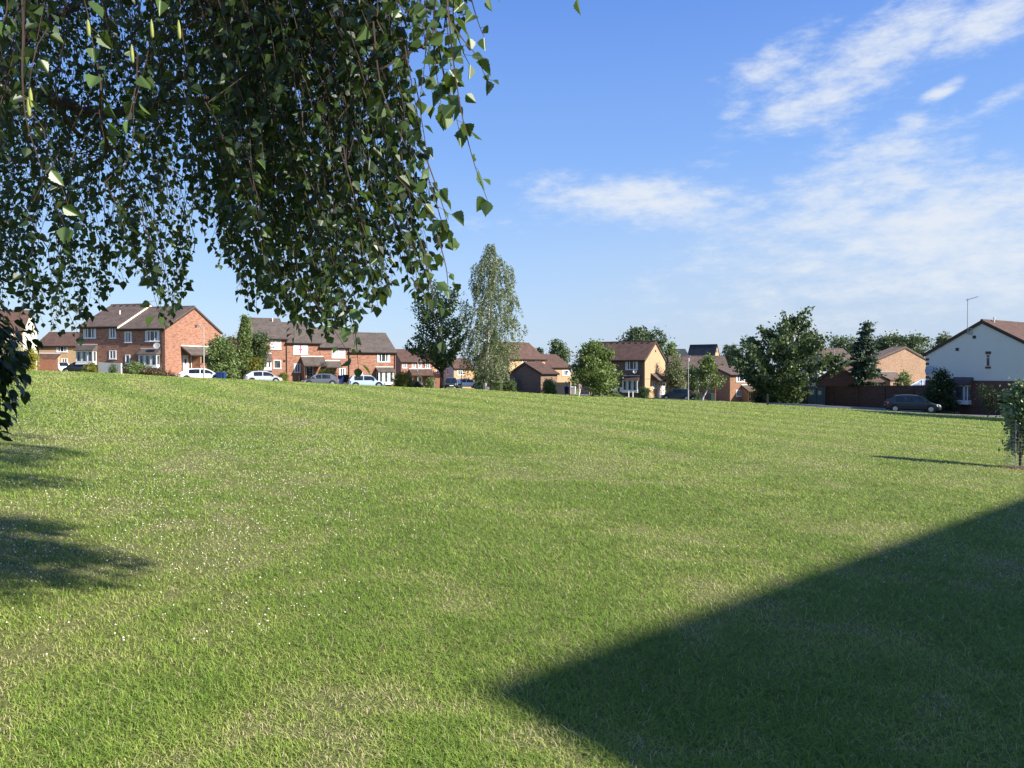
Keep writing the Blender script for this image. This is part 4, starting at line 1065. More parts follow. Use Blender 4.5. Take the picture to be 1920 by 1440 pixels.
plant('far_tree', 'rounded far tree above the distant brown tiled roof, left of the conifer', 'tree', 1580, 185,
      [(633,1566,1588),(639,1554,1608),(655,1548,1618),(700,1552,1612)], 'leaf_far', .5, 90, 55, 1.5, .25, seed=26, group=TG)
plant('far_tree', 'far tree close behind the right flank of the conifer', 'tree', 1652, 180, [(638,1642,1658),(646,1634,1668),(700,1636,1664)], 'leaf_far', .5, 50, 45, 1.4, .2, seed=27, group=TG)
plant('far_tree', 'left tree of the broad far group behind the mottled brick gable', 'tree', 1672, 176, [(631,1662,1684),(637,1650,1702),(648,1644,1708),(660,1644,1708),(700,1652,1698)], 'leaf_far', .5, 80, 55, 1.5, .25, seed=28, group=TG)
plant('far_tree', 'right tree of the broad far group behind the mottled brick gable', 'tree', 1717, 174, [(633,1704,1732),(640,1688,1748),(650,1684,1752),(662,1684,1752),(700,1690,1744)], 'leaf_far', .5, 80, 55, 1.5, .25, seed=29, group=TG)
plant('far_tree', 'treetop peeping over the left slope of the white house roof', 'tree', 1772, 150, [(628,1766,1776),(636,1756,1782),(680,1750,1788)], 'leaf_far', .45, 45, 45, 1.2, .2, seed=30, group=TG)
plant('far_tree', 'reddish brown far tree between the brick gable and the ivy column', 'tree', 432, 125, [(636,424,442),(645,418,452),(690,416,452)], 'leaf_bronze', .4, 50, 50, 1.2, .2, seed=31, group=TG)
SG = 'garden shrubs'
plant('garden_tree', 'bushy light green small tree right of the white family car', 'tree', 414, 84,
      [(634,398,412),(645,390,432),(665,384,446),(690,386,448),(706,394,444)], 'leaf_green', .22, 110, 70, .75, .1, seed=32, group=SG)
plant('ivy_column', 'tall ivy-covered column at the left end of the stepped terrace', 'ivy', 459, 92, [(594,452,464),(604,449.5,469),(640,449,470),(680,448,471),(708,448,470)], 'leaf_green', .2, 110, 80, .55, .2, seed=33, group=SG)
plant('ivy_bush', 'broad dark ivy mass spreading over the terrace end wall', 'ivy', 486, 93, [(628,472,498),(636,468,506),(655,466,509),(675,464,500),(705,462,488)], 'leaf_dark', .2, 120, 70, .65, .1, seed=34, group=SG, depth=.6)
plant('shrub', 'yellow green shrub below the ivy before the terrace', 'shrub', 480, 90, [(672,474,490),(685,466,494),(706,464,492)], 'leaf_mixed', .16, 50, 55, .5, .05, seed=35, group=SG, crown='foliage', stem='stem')
plant('shrub', 'cream flowered large shrub before the cream gable at the far left', 'shrub', 22, 88, [(637,10,34),(648,-8,48),(665,-20,56),(690,-22,52),(699,-18,48)], 'leaf_cream', .17, 150, 75, .6, .06, seed=36, group=SG, crown='foliage', stem='stem')
plant('shrub', 'bright yellow shrub right of the cream flowered one', 'shrub', 57, 86, [(656,52,66),(668,46,70),(685,40,68),(700,32,64)], 'leaf_yellow', .15, 70, 60, .5, .05, seed=37, group=SG, crown='foliage', stem='stem')
plant('shrub', 'green and gold shrub below the left bay of the brick pair', 'shrub', 172, 84, [(682,160,176),(690,156,184),(700,155,184)], 'leaf_mixed', .14, 45, 50, .4, .04, seed=38, group=SG, crown='foliage', stem='stem')
plant('shrub', 'small dark shrub against the cream painted low wall', 'shrub', 212, 82, [(684,209,216),(692,205,219),(702,203,221)], 'leaf_dark', .13, 20, 40, .35, .03, seed=39, group=SG, crown='foliage', stem='stem')
plant('shrub', 'leafy green shrub between the cream wall and the right bay', 'shrub', 254, 81, [(681,244,264),(690,238,276),(703,236,284)], 'leaf_green', .15, 80, 55, .45, .04, seed=40, group=SG, crown='foliage', stem='stem')
plant('shrub', 'low dull shrub under the right bay of the brick pair', 'shrub', 290, 80.5, [(691,276,300),(698,268,312),(704,266,316)], 'leaf_bronze', .13, 50, 50, .35, .03, seed=41, group=SG, crown='foliage', stem='stem')
plant('shrub', 'clipped dark dome shrub right of the silver white hatchback', 'shrub', 532, 90, [(701,526,538),(706,523,541),(714,522,542)], 'leaf_mixed', .12, 45, 60, .4, .04, seed=42, group=SG, crown='foliage', stem='stem')
plant('shrub', 'brownish hedge bush behind the dark grey hatchback', 'shrub', 612, 95, [(694,602,626),(702,594,634),(714,592,636)], 'leaf_mixed', .14, 60, 60, .5, .04, seed=43, group=SG, crown='foliage', stem='stem')
plant('golden_bush', 'round golden green bush right of the end terrace bay', 'shrub', 754, 91, [(702,746,764),(708,736,772),(716,734,776),(725,738,774)], 'leaf_mixed', .16, 90, 70, .55, .06, seed=44, group=SG, crown='foliage', stem='stem')
plant('shrub', 'dark little shrub at the foot of the golden bush', 'shrub', 780, 90, [(717,776,786),(722,772,792),(727,770,794)], 'leaf_dark', .13, 35, 50, .4, .03, seed=45, group=SG, crown='foliage', stem='stem')
plant('shrub', 'green bush before the porch of the pinkish brick house', 'shrub', 806, 100, [(711,802,812),(718,798,816),(726,796,817)], 'leaf_green', .15, 35, 50, .5, .04, seed=46, group=SG, crown='foliage', stem='stem')
def box_hedge(px0, px1, Y, py_top, label, mat='leaf_green', seed=3):
    a, b = gp(px0, Y), gp(px1, Y); rng = np.random.default_rng(seed); c = (a + b) / 2; t = thing('clipped_hedge', c, label, 'hedge', SG)
    L = (b.x - a.x); h = at(px0, py_top, Y).z - c.z; d = 1.1; n = int(900 * L * h + 600)
    p = np.stack([rng.uniform(-L / 2, L / 2, n), rng.uniform(-d / 2, d / 2, n), rng.uniform(0, h, n)], 1)
    ax = rng.integers(0, 3, n); sg = rng.choice([-1, 1], n)
    p[ax == 0, 0] = sg[ax == 0] * L / 2; p[ax == 1, 1] = sg[ax == 1] * d / 2; p[ax == 2, 2] = h; p += rng.normal(size=p.shape) * .05
    v = rhombs(p, .13, rng); np_obj('foliage', v, np.arange(4 * n), np.full(n, 4), mat, t, np.repeat(rng.uniform(0, 1, n), 4))
    mb = MB()
    for k in range(5):
        x = -L / 2 + L * (k + .5) / 5; mb.tube([(x, 0, -.3), (x + .05, .03, h * .5), (x - .1, -.05, h * .9)], [.04, .03, .012], 6)
    mb.build('stem', 'bark_brown', t)
box_hedge(922, 941, 90, 718.5, 'clipped square hedge right of the silver birch trunk')
plant('shrub', 'straggly low shrub right of the clipped square hedge', 'shrub', 954, 91, [(716,950,964),(724,944,968),(734,942,970)], 'leaf_dark', .16, 60, 50, .5, .04, seed=47, group=SG, crown='foliage', stem='stem')
plant('shrub', 'tall loose shrub against the right side of the low brown garage', 'shrub', 1030, 95, [(714,1022,1036),(722,1017,1042),(738,1016,1042)], 'leaf_green', .16, 70, 55, .5, .04, seed=48, group=SG, crown='foliage', stem='stem')
plant('shrub', 'rounded clipped bush at the porch of the buff gabled house', 'shrub', 1209, 99, [(729,1203,1214),(734,1199,1219),(744,1200,1218)], 'leaf_dark', .14, 60, 60, .45, .05, seed=49, group=SG, crown='foliage', stem='stem')
plant('shrub', 'low mixed planting under the white bay window', 'shrub', 1150, 98, [(739,1142,1158),(743,1128,1172),(748,1124,1178)], 'leaf_green', .12, 60, 45, .3, .03, seed=50, group=SG, crown='foliage', stem='stem')
plant('shrub', 'dark sprawling hedge in the shade right of the white porch', 'shrub', 1258, 101, [(736,1252,1266),(742,1248,1280),(749,1246,1284)], 'leaf_dark', .15, 70, 55, .45, .04, seed=51, group=SG, crown='foliage', stem='stem')
plant('shrub', 'dark bush left of the pale leaning trunk by the bins', 'shrub', 1306, 98, [(738,1300,1314),(744,1296,1316),(752,1294,1316)], 'leaf_dark', .15, 40, 50, .45, .04, seed=52, group=SG, crown='foliage', stem='stem')
plant('hedge', 'deep green undergrowth below the big dark tree', 'hedge', 1462, 83, [(716,1420,1500),(735,1412,1504),(757,1410,1504)], 'leaf_hedge', .24, 130, 70, .8, .06, seed=53, group=SG, crown='foliage', stem='stem', depth=.4)
plant('shrub', 'bush tops showing above the wall beside the mottled brick gable', 'shrub', 1694, 85, [(699,1688,1702),(708,1680,1710),(730,1678,1714),(764,1680,1712)], 'leaf_green', .18, 60, 50, .5, .05, seed=54, group=SG, crown='foliage', stem='stem')
plant('wall_shrub', 'tall dark pyramid shrub growing against the white house', 'shrub', 1762, 68.5, [(696,1760,1767),(706,1756,1774),(716,1746,1786),(735,1736,1790),(768,1734,1788)], 'leaf_hedge', .16, 170, 75, .55, .06, seed=55, group=SG, crown='foliage', stem='stem')
plant('rose_bush', 'dark rose bush on the brick base of the white house, right of the bay window', 'shrub', 1852, 62, [(725,1836,1860),(735,1830,1872),(750,1838,1880),(768,1846,1876)], 'leaf_hedge', .11, 45, 40, .35, .04, seed=56, group=SG, crown='foliage', stem='stem')
plant('shrub', 'low dark bush far right along the white house base', 'shrub', 1893, 61, [(738,1884,1900),(752,1878,1908),(772,1876,1910)], 'leaf_hedge', .13, 60, 50, .4, .04, seed=57, group=SG, crown='foliage', stem='stem')
# trees just outside the frame at the right: their shadow falls along the verge and kerb
for (x, y, hh, sd, lb) in ((46, 50.2, 12, 61, 'tall roadside tree off the right side whose shadow lies on the verge'), (50, 52.5, 16, 62, 'second roadside tree further off the right side')):
    pxx = 960 + x / y * F; z0 = g(x, y)
    def pyz(z): return 693 - (z0 + z - EYE) / y * F
    plant('roadside_tree', lb, 'tree', pxx, y, [(pyz(hh), pxx - 30, pxx + 30), (pyz(hh * .8), pxx - 75, pxx + 75), (pyz(hh * .5), pxx - 100, pxx + 100), (pyz(2.2), pxx - 70, pxx + 70)], 'leaf_maple', .45, 150, 70, 1.2, .22, seed=sd, group=TG)
# young tree in a wire guard at the right edge
YT = plant('young_tree', 'young pale leaved tree in a wire guard at the right edge of the lawn', 'tree', 1915, 17.8,
      [(722,1912,1936),(740,1890,1950),(762,1884,1956),(785,1888,1952),(806,1900,1940),(826,1902,1932),(842,1896,1926)], 'leaf_silver', .08, 190, 34, .22, .035, seed=63, crown='crown')
p = gp(1912, 17.75); t = thing('tree_guard', p, 'square wire mesh guard round the young pale leaved tree', 'tree guard')
hg = at(1912, 795, 17.75).z - p.z; mb = MB(); w = .2
for i in range(7):
    for (a, b) in (((-w + 2 * w * i / 6, -w), (-w + 2 * w * i / 6, -w)), ((-w + 2 * w * i / 6, w), None), ((-w, -w + 2 * w * i / 6), None), ((w, -w + 2 * w * i / 6), None)):
        mb.tube([(a[0], a[1], -.05), (a[0], a[1], hg)], .0022, 4)
for k in range(14):
    z = .02 + (hg - .02) * k / 13
    for (a, b) in (((-w, -w), (w, -w)), ((w, -w), (w, w)), ((w, w), (-w, w)), ((-w, w), (-w, -w))): mb.tube([(*a, z), (*b, z)], .0022, 4)
mb.build('wire_mesh', 'metal_grey', t)
for a in ((-w, -w), (w, w)): mb = MB(); mb.tube([(a[0] * 1.08, a[1] * 1.08, -.3), (a[0] * 1.08, a[1] * 1.08, hg + .1)], .010, 7); mb.build('stake', 'grey_wood', t)

# ================================================================== FOREGROUND BIRCH
rng = np.random.default_rng(7); rnd = random.Random(7)
tb = Vector((-3.3, 1.7, g(-3.3, 1.7)))
FB = thing('birch_tree', tb, 'near birch whose leafy hanging branches fill the upper left of the view', 'tree')
def inv(p): return Vector(p) - tb
BND = [(-200,600),(0,588),(60,600),(130,612),(180,600),(215,555),(240,500),(290,560),(320,600),(345,580),(362,395),(385,440),(420,495),(450,545),(510,580),(560,620),(600,600),(640,620),
       (662,685),(690,600),(720,575),(742,470),(765,560),(800,565),(832,500),(852,430),(862,250),(880,130),(900,60)]
def bnd(x): return float(np.interp(x, [b[0] for b in BND], [b[1] for b in BND]))
# limbs
limbs = []
def limb(pts, r0, r1): limbs.append(([Vector(p) for p in pts], r0, r1))
tt = [tb + Vector((0, 0, -.4)), tb + Vector((.05, .05, 1.5)), tb + Vector((.2, .1, 3.0)), tb + Vector((.3, .3, 5.0)), tb + Vector((.5, .4, 7.2)), tb + Vector((.6, .5, 9.2))]
limb([tt[1] + Vector((0, 0, 1.3)), at(-250, 120, 3.6), at(0, 172, 4.3), at(110, 190, 4.6), at(180, 215, 4.8), at(330, 192, 5.0), at(480, 178, 5.2), at(640, 120, 5.3)], .06, .012)
limb([at(290, 195, 4.95), at(330, 150, 4.9), at(400, 85, 4.8), at(500, 10, 4.7), at(640, -60, 4.6)], .026, .01)
limb([tt[2], at(-300, -350, 3.0), at(150, -160, 3.3), at(420, 10, 3.4), at(560, 60, 3.3), at(700, 70, 3.1), at(800, 90, 3.0)], .055, .008)
limb([tt[2] + Vector((0, 0, .2)), at(100, -520, 2.7), at(500, -260, 2.8), at(760, -120, 2.6), at(900, -80, 2.6), (.45, 2.8, 3.25), (1.6, 3.1, 3.75), (2.7, 3.2, 4.2)], .05, .007)
limb([tt[2] + Vector((0, 0, .5)), (-2.4, 4.2, 4.3), (-1.3, 6.0, 4.7), (.1, 6.7, 5.2), (1.6, 7.0, 5.6), (2.9, 6.9, 6.2)], .06, .01)
limb([tt[2] + Vector((0, 0, .8)), (-3.2, 4.5, 4.6), (-3.2, 6.5, 4.8), (-2.6, 8.4, 5.6)], .055, .01)
limb([tt[3], (-1.6, 3.0, 6.0), (0.2, 3.8, 6.5), (1.6, 4.3, 6.6)], .05, .01)
limb([tt[3] + Vector((0, 0, .6)), (-3.5, 4.0, 7.0), (-3.2, 5.6, 7.4), (-2.6, 6.8, 7.5)], .045, .01)
limb([tt[3], (-4.6, 1.0, 6.3), (-5.8, .4, 6.9)], .05, .01)
limb([tt[2], (-4.6, 2.6, 4.2), (-5.8, 3.6, 4.6), (-6.6, 4.6, 4.7)], .055, .01)
limb([at(0, 172, 4.3), at(60, 60, 4.9), at(200, -20, 5.6), at(330, -60, 6.2)], .035, .008)
limb([at(180, 215, 4.8), at(200, 290, 5.6), at(120, 330, 6.4), at(40, 340, 6.8)], .02, .006)
limb([at(110, 190, 4.6), at(160, 260, 5.4), at(290, 300, 6.2), at(340, 330, 6.6)], .018, .006)
mb = MB(); mb.tube(tt, [.17, .14, .12, .09, .055, .015], 12); mb.build('trunk', 'birch_bark', FB, True).location = -tb
def catmull(pts, n=6):
    out = []
    P = [pts[0]] + list(pts) + [pts[-1]]
    for i in range(1, len(P) - 2):
        for k in range(n):
            t = k / n; a, b, c, d = P[i - 1], P[i], P[i + 1], P[i + 2]
            out.append(.5 * ((2 * b) + (c - a) * t + (2 * a - 5 * b + 4 * c - d) * t * t + (3 * b - a - 3 * c + d) * t ** 3))
    out.append(P[-2]); return out
samples = []
for pts, r0, r1 in limbs:
    c = catmull(pts); mb = MB(); c = [q + Vector((rnd.uniform(-.015, .015), rnd.uniform(-.015, .015), rnd.uniform(-.015, .015))) for q in c]
    mb.tube([inv(q) for q in c], [r0 + (r1 - r0) * i / (len(c) - 1) for i in range(len(c))], 8); mb.build('branch', 'bark_brown', FB, True)
    samples += c
SA = np.array([tuple(q) for q in samples])
twigs = MB(); LP, LT, LN, LS = [], [], [], []     # leaf: base point, tip direction, normal, size
LB = []
sun_tint = [0.0]
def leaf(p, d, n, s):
    LB.append(sun_tint[0])
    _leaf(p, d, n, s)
def _leaf(p, d, n, s): LP.append(p); LT.append(d); LN.append(n); LS.append(s)
def strand(path, spacing=.034, size=.05, rad=.0016, petiole=True, skip=.0, spread=1.0):
    """a hanging twig with leaves alternating along it"""
    path = [Vector(p) for p in path]; twigs.tube([inv(p) for p in path], [rad * (1.6 - 1.1 * i / (len(path) - 1)) for i in range(len(path))], 3, False)
    acc, side = 0.0, 1
    for a, b in zip(path[:-1], path[1:]):
        L = (b - a).length; 
        while acc < L:
            q = a + (b - a) * (acc / L); acc += spacing * rnd.uniform(.6, 1.4)
            if rnd.random() < skip: continue
            th = rnd.uniform(0, 2 * math.pi); o = Vector((math.cos(th), math.sin(th), rnd.uniform(-.5, .1))) * rnd.uniform(.008, .024) * spread
            if petiole and rnd.random() < .8: twigs.tube([inv(q), inv(q + o)], .0007, 3, False)
            d = Vector((math.cos(th) * .75, math.sin(th) * .75, -1.0 + rnd.uniform(-.3, .7))).normalized()
            n = Vector((rnd.gauss(0, 1), rnd.gauss(0, 1), rnd.gauss(0, .45) + .25)); n = (n - d * n.dot(d)).normalized()
            leaf(q + o, d, n, size * (rnd.uniform(.55, 1.12) if rnd.random() < .8 else rnd.uniform(.35, .6)))
        acc -= L
    n = Vector((rnd.gauss(0, 1), rnd.gauss(0, 1), .2)); d = Vector((rnd.uniform(-.2, .2), rnd.uniform(-.2, .2), -1)).normalized(); leaf(path[-1], d, (n - d * n.dot(d)).normalized(), size * .8)
def hang(end, ln, sway=.26, **k):
    th = rnd.uniform(0, 2 * math.pi); off = Vector((math.cos(th), math.sin(th), 0)) * sway * ln * rnd.uniform(.4, 1.6)
    if end.x > -1.3 and end.z < EYE + 1.6 and end.y < 6: off.x = -abs(off.x) - .06 * ln
    top = end + off + Vector((0, 0, ln)); m = 7; path = []
    for i in range(m):
        f = i / (m - 1); q = top.lerp(end, f); q.z += .10 * ln * math.sin(math.pi * f) * .6; q += Vector((rnd.gauss(0, .008), rnd.gauss(0, .008), 0)); path.append(q)
    strand(path, **k); return top
tops = []
sv3 = Vector((SUN_H[0], SUN_H[1], math.tan(R(SUN_EL))))
def depth_for(x):
    if x < 360: return rnd.uniform(4.3, 6.9) if rnd.random() < .86 else rnd.uniform(2.6, 4.2)
    if x < 430: return rnd.uniform(3.4, 5.5)
    return rnd.uniform(2.7, 4.2) if rnd.random() < .75 else rnd.uniform(4.0, 5.4)
def rbound(y): return float(np.interp(y, [-150, 40, 110, 150, 250, 300, 400, 450, 560, 640], [890, 884, 850, 800, 786, 806, 836, 848, 830, 690]))
def add_twig(x, y, Y=None, ln=None):
    if x > rbound(y) - 12 - 40 * rnd.random() ** 2: return
    Y = Y or depth_for(x); e = at(x, y, Y); 
    tops.append(hang(e, ln or rnd.uniform(.35, .85), spacing=rnd.uniform(.024, .040), size=.051))
n_t = 0
while n_t < 1500:                         # body of the hanging foliage
    x = rnd.uniform(-160, 880); yb = bnd(x); y = yb - 8 - (rnd.random() ** 1.1) * (yb + 170)
    if 215 < x < 300 and y > 330 and rnd.random() < .45: continue
    if x < 400 and y > 300 and rnd.random() < .30: continue
    if x > 740 and rnd.random() < .35: continue
    add_twig(x, y); n_t += 1
for i in range(110):                      # tips that make the lower fringe
    x = rnd.uniform(-60, 850); add_twig(x, bnd(x) + rnd.uniform(-40, 22), ln=rnd.uniform(.2, .5))
vis = list(tops)
sun_tint[0] = .42
# loose strands at right edge and near left, sunlight painted into their lighter tint
for pxs, Y, sz, sp in (([(835,-60),(842,40),(852,130),(868,225),(890,310),(914,376)], 2.05, .056, .042), ([(838,30),(868,75),(893,105),(912,150)], 2.1, .056, .045), ([(820,-40),(812,60),(820,150),(830,215)], 2.15, .055, .05),
                       ([(925,-190),(922,-60),(918,-6)], 2.3, .055, .05), ([(1085,-230),(1086,-110),(1084,-4)], 2.0, .056, .09), ([(700,40),(712,150),(740,230),(775,300)], 2.3, .054, .045), ([(826,-70),(836,20),(826,100),(838,170),(846,205)], 2.25, .055, .03), ([(858,-60),(850,30),(866,90),(880,120)], 2.2, .056, .032), ([(790,-50),(800,30),(796,120),(786,190)], 2.5, .055, .03), ([(812,20),(828,120),(848,190),(862,250)], 2.15, .055, .04), ([(876,-90),(880,-20),(896,40),(908,70)], 2.3, .055, .045), ([(742,330),(790,380),(828,420),(852,450)], 2.7, .052, .032), ([(730,400),(778,470),(806,530),(822,575)], 2.7, .052, .032), ([(770,-60),(790,40),(806,130),(812,200)], 2.6, .055, .035), ([(850,-80),(862,-10),(872,50),(878,70)], 2.4, .055, .035), ([(800,-90),(830,-10),(842,90),(846,150)], 2.3, .054, .04), ([(740,-20),(760,90),(778,190),(792,260)], 2.8, .054, .035), ([(790,300),(812,360),(830,420),(848,445)], 2.6, .052, .035), ([(560,520),(600,580),(640,640),(655,670)], 3.0, .05, .035), ([(820,440),(836,500),(840,540)], 2.5, .05, .04),
                       ([(40,-30),(44,50),(42,130),(46,200),(56,250),(80,320),(100,375),(122,425)], 1.85, .052, .085), ([(183,120),(190,170),(186,205),(196,262)], 1.95, .052, .05), ([(258,100),(255,160),(240,228)], 2.0, .05, .05),
                       ([(140,-60),(165,30),(175,90)], 1.9, .052, .06), ([(10,-60),(14,10),(6,40)], 1.9, .052, .05), ([(290,-60),(300,0)], 1.9, .052, .06), ([(690,-60),(760,20),(800,60),(838,95)], 2.5, .055, .04), ([(640,560),(662,600),(668,640),(672,690)], 2.7, .052, .045),
                       ([(780,430),(800,490),(812,560)], 2.4, .054, .045), ([(800,300),(825,370),(842,430)], 2.4, .054, .04), ([(770,520),(802,560),(818,600),(830,640)], 2.3, .05, .06)):
    strand(catmull([at(x, y, Y + rnd.uniform(-.05, .05)) for x, y in pxs], 4), spacing=sp, size=sz, rad=.0018, spread=1.1)
sun_tint[0] = 0.0
for i in range(520):                     # unseen crown foliage added sunward of these branches to shade them
    q = rnd.choice(vis) + sv3 * rnd.uniform(1.6, 4.6) + Vector((rnd.gauss(0, .12), rnd.gauss(0, .12), 0))
    if q.y > .3 and abs(q.x) / q.y < .75 and (q.z - EYE) / q.y < .60: continue
    if q.y <= .3 and q.z < EYE + 1.2: continue
    tops.append(hang(q + Vector((0, 0, .25)), rnd.uniform(.3, .6), spacing=.03, size=.075, petiole=False))
# foliage above the picture: it shades the lawn at the left and closes the crown
for pts, r0, r1 in limbs[4:10]:
    c = catmull(pts, 5)
    for q in c[6:]:
        for k in range(9):
            e = q + Vector((rnd.gauss(0, .4), rnd.gauss(0, .4), rnd.uniform(-.45, .35)))
            if e.y > .3 and (e.z - EYE) / e.y < .60: e.z = EYE + .60 * e.y + rnd.uniform(0, .3)
            tops.append(hang(e, rnd.uniform(.3, .6), spacing=.05, size=.062, petiole=False))
def shade(px, py, rx, ry, d0, d1, n):
    """unseen crown foliage added sunward of lawn patches at the left, to shade them"""
    d = ray(px, py); k = 5.0
    for _ in range(40):
        p = Vector((0, 0, EYE)) + d * k; k *= (EYE - g(p.x, p.y)) / max(.05, EYE - p.z)
    p = Vector((0, 0, EYE)) + d * k
    for i in range(n):
        a = rnd.uniform(0, 6.283); r_ = math.sqrt(rnd.random()); q = p + Vector((math.cos(a) * rx * r_, math.sin(a) * ry * r_, 0)) + sv3 * rnd.uniform(d0, d1)
        if q.y > .3 and (q.z - EYE) / q.y < .54 and abs(q.x) / q.y < .72: q.z = EYE + .54 * q.y + rnd.uniform(0, .1)
        tops.append(hang(q, rnd.uniform(.3, .55), spacing=.032, size=.07, petiole=False))
shade(-50, 1070, 1.3, .9, 6.2, 7.0, 260); shade(20, 1060, .6, .7, 6.0, 6.8, 110); shade(60, 1000, .5, .22, 6.0, 6.8, 40); shade(10, 985, .8, .2, 6.4, 7.2, 50)
shade(-40, 850, 1.6, 1.2, 9.4, 10.6, 330); shade(-20, 905, 1.3, .6, 9.0, 10.0, 150); shade(10, 822, 1.5, .5, 9.6, 10.6, 110)
for t_ in tops:                          # thin side branches from the limbs to the hanging twigs
    a = np.array(tuple(t_)); d = SA - a; sc = np.linalg.norm(d, axis=1) + np.where(SA[:, 2] < a[2] - .1, .6, 0); i = int(np.argmin(sc)); s0 = Vector(SA[i])
    if (s0 - t_).length > 1.3 or rnd.random() < .6: continue
    s0 = Vector(SA[max(0, i - rnd.randint(0, 5))])
    m1 = s0.lerp(t_, .5) + Vector((0, 0, .10 * (s0 - t_).length)); twigs.tube([inv(s0), inv(m1), inv(t_)], [.0045, .0028, .0016], 4, False)
twigs.build('twigs', 'bark_twig', FB)
LP, LT, LN, LS = np.array([tuple(v) for v in LP]), np.array([tuple(v) for v in LT]), np.array([tuple(v) for v in LN]), np.array(LS)
prof = [(.06,.10),(.14,.27),(.24,.33),(.27,.42),(.40,.37),(.43,.41),(.55,.29),(.58,.31),(.70,.19),(.73,.20),(.86,.08)]
sd = np.cross(LT, LN)
nL = len(LP); rows_ = [np.stack([LP, LP + LT * LS[:, None]], 1)]
fold = rng.uniform(.1, .85, nL)[:, None]; bend = rng.uniform(-.25, .4, nL)[:, None]
for sg in (1, -1):
    for s_, w_ in prof:
        rows_.append((LP + LT * (LS[:, None] * s_) + sd * (LS[:, None] * w_ * .92 * sg) + LN * (LS[:, None] * (w_ * fold + bend * (s_ - s_ * s_) * 2)))[:, None, :])
V = np.concatenate(rows_, 1) - np.array(tuple(tb)); m = V.shape[1]; kk = len(prof)
left = [0] + list(range(2, 2 + kk)) + [1]; right = [0, 1] + list(range(1 + 2 * kk, 1 + kk, -1))
base_ = (np.arange(nL) * m)[:, None]; loops = np.concatenate([base_ + np.array(left)[None], base_ + np.array(right)[None]], 1)
tint = np.repeat(np.clip(rng.normal(.17, .18, nL) + np.array(LB), 0, 1), m)  # shade of the crown and sun on the strands, both in the tint
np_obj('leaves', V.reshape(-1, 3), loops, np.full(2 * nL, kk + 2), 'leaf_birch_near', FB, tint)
for px, py, Y in ((165, 55, 1.9), (57, 188, 1.87), (53, 205, 1.9), (247, 105, 2.0), (335, 60, 1.95), (284, 58, 2.0)):
    c = inv(at(px, py, Y)); mb = MB(); mb.tube([c + Vector((0, 0, .03)), c + Vector((0, 0, .016)), c + Vector((.001, 0, 0)), c + Vector((.002, 0, -.014)), c + Vector((.002, 0, -.019))], [.0008, .004, .0048, .004, .001], 9)
    mb.build('catkin', plain('catkin_yellow', (.24,.27,.07), .7, .2, 90), FB, True)

# leafy shrub at the left edge
HB = Vector((-3.37, 4.25, g(-3.37, 4.25))); t = thing('near_shrub', HB, 'dark large leaved shrub cut off by the left edge in the foreground', 'shrub')
n = 7000; zc_ = rng.uniform(.05, 1.0, n) ** .8; th = rng.uniform(0, 2 * np.pi, n)
prf = np.interp(zc_, [0, .3, .52, .62, .75, .86, .96, 1], [.18, .24, .32, .40, .52, .60, .55, .3]) + .06 * np.sin(th * 5 + zc_ * 17) ; f = rng.uniform(size=n) ** .3
P = np.stack([np.cos(th) * prf * f, np.sin(th) * prf * f, zc_ * 1.78], 1) + rng.normal(size=(n, 3)) * .03
tdir = np.stack([np.cos(th), np.sin(th), np.full(n, -.9)], 1) + rng.normal(size=(n, 3)) * .35; tdir /= np.linalg.norm(tdir, axis=1, keepdims=True)
nd = np.stack([np.cos(th) * .7, np.sin(th) * .7, np.full(n, .8)], 1) + rng.normal(size=(n, 3)) * .4; nd -= tdir * (nd * tdir).sum(1, keepdims=True); nd /= np.linalg.norm(nd, axis=1, keepdims=True)
sz = rng.uniform(.045, .085, (n, 1)); sdv = np.cross(tdir, nd); rows_ = []
shape = [(0, 0), (.15, .26), (.4, .36), (.7, .24), (1, 0), (.7, -.24), (.4, -.36), (.15, -.26)]
for s_, w_ in shape: rows_.append(P + tdir * sz * s_ + sdv * sz * w_ + nd * sz * (abs(w_) * .25 - .25 * s_ * s_))
V = np.stack(rows_, 1); np_obj('foliage', V.reshape(-1, 3), np.arange(n * 8), np.full(n, 8), 'leaf_hedge', t, np.repeat(rng.uniform(0, 1, n), 8))
mb = MB()
for k in range(9):
    a = k * .7; mb.tube([(math.cos(a) * .08, math.sin(a) * .08, -.3), (math.cos(a) * .2, math.sin(a) * .2, .7), (math.cos(a) * .42, math.sin(a) * .42, 1.55)], [.022, .016, .006], 6)
mb.build('stem', 'bark_brown', t)

# ================================================================== GROUND, ROADS
ROADS = [[(95,57),(70,61.5),(50,65),(36,67.2),(26,70),(22.5,77),(21.5,88),(24,105),(27,140)], [(-130,66),(-75,72),(-45,76),(-32,80),(-27,82.5),(-21.7,86.5),(-16.2,90),(-4,96),(8,99.5),(16,97),(21.5,90)]]
def dist_road(x, y):
    d = np.full(np.shape(x), 1e9)
    for rd_ in ROADS:
        for (ax, ay), (bx, by) in zip(rd_[:-1], rd_[1:]):
            vx, vy = bx - ax, by - ay; k = np.clip(((x - ax) * vx + (y - ay) * vy) / (vx * vx + vy * vy), 0, 1)
            d = np.minimum(d, np.hypot(x - ax - k * vx, y - ay - k * vy))
    return d
def axis(lo, hi, flo, fhi, step, big):
    a = list(np.arange(flo, fhi + .01, step)); v = flo; s = step
    l = []
    while v > lo: s = min(s * 1.35, big); v -= s; l.append(v)
    v = fhi; s = step; h = []
    while v < hi: s = min(s * 1.35, big); v += s; h.append(v)
    return np.array(l[::-1] + a + h)
xs = axis(-1500, 1500, -75, 62, 1.0, 150); ys = axis(-400, 2500, -6, 122, 1.0, 150)
GX, GY = np.meshgrid(xs, ys); GZ = g_arr(GX, GY)
RH = 2.9
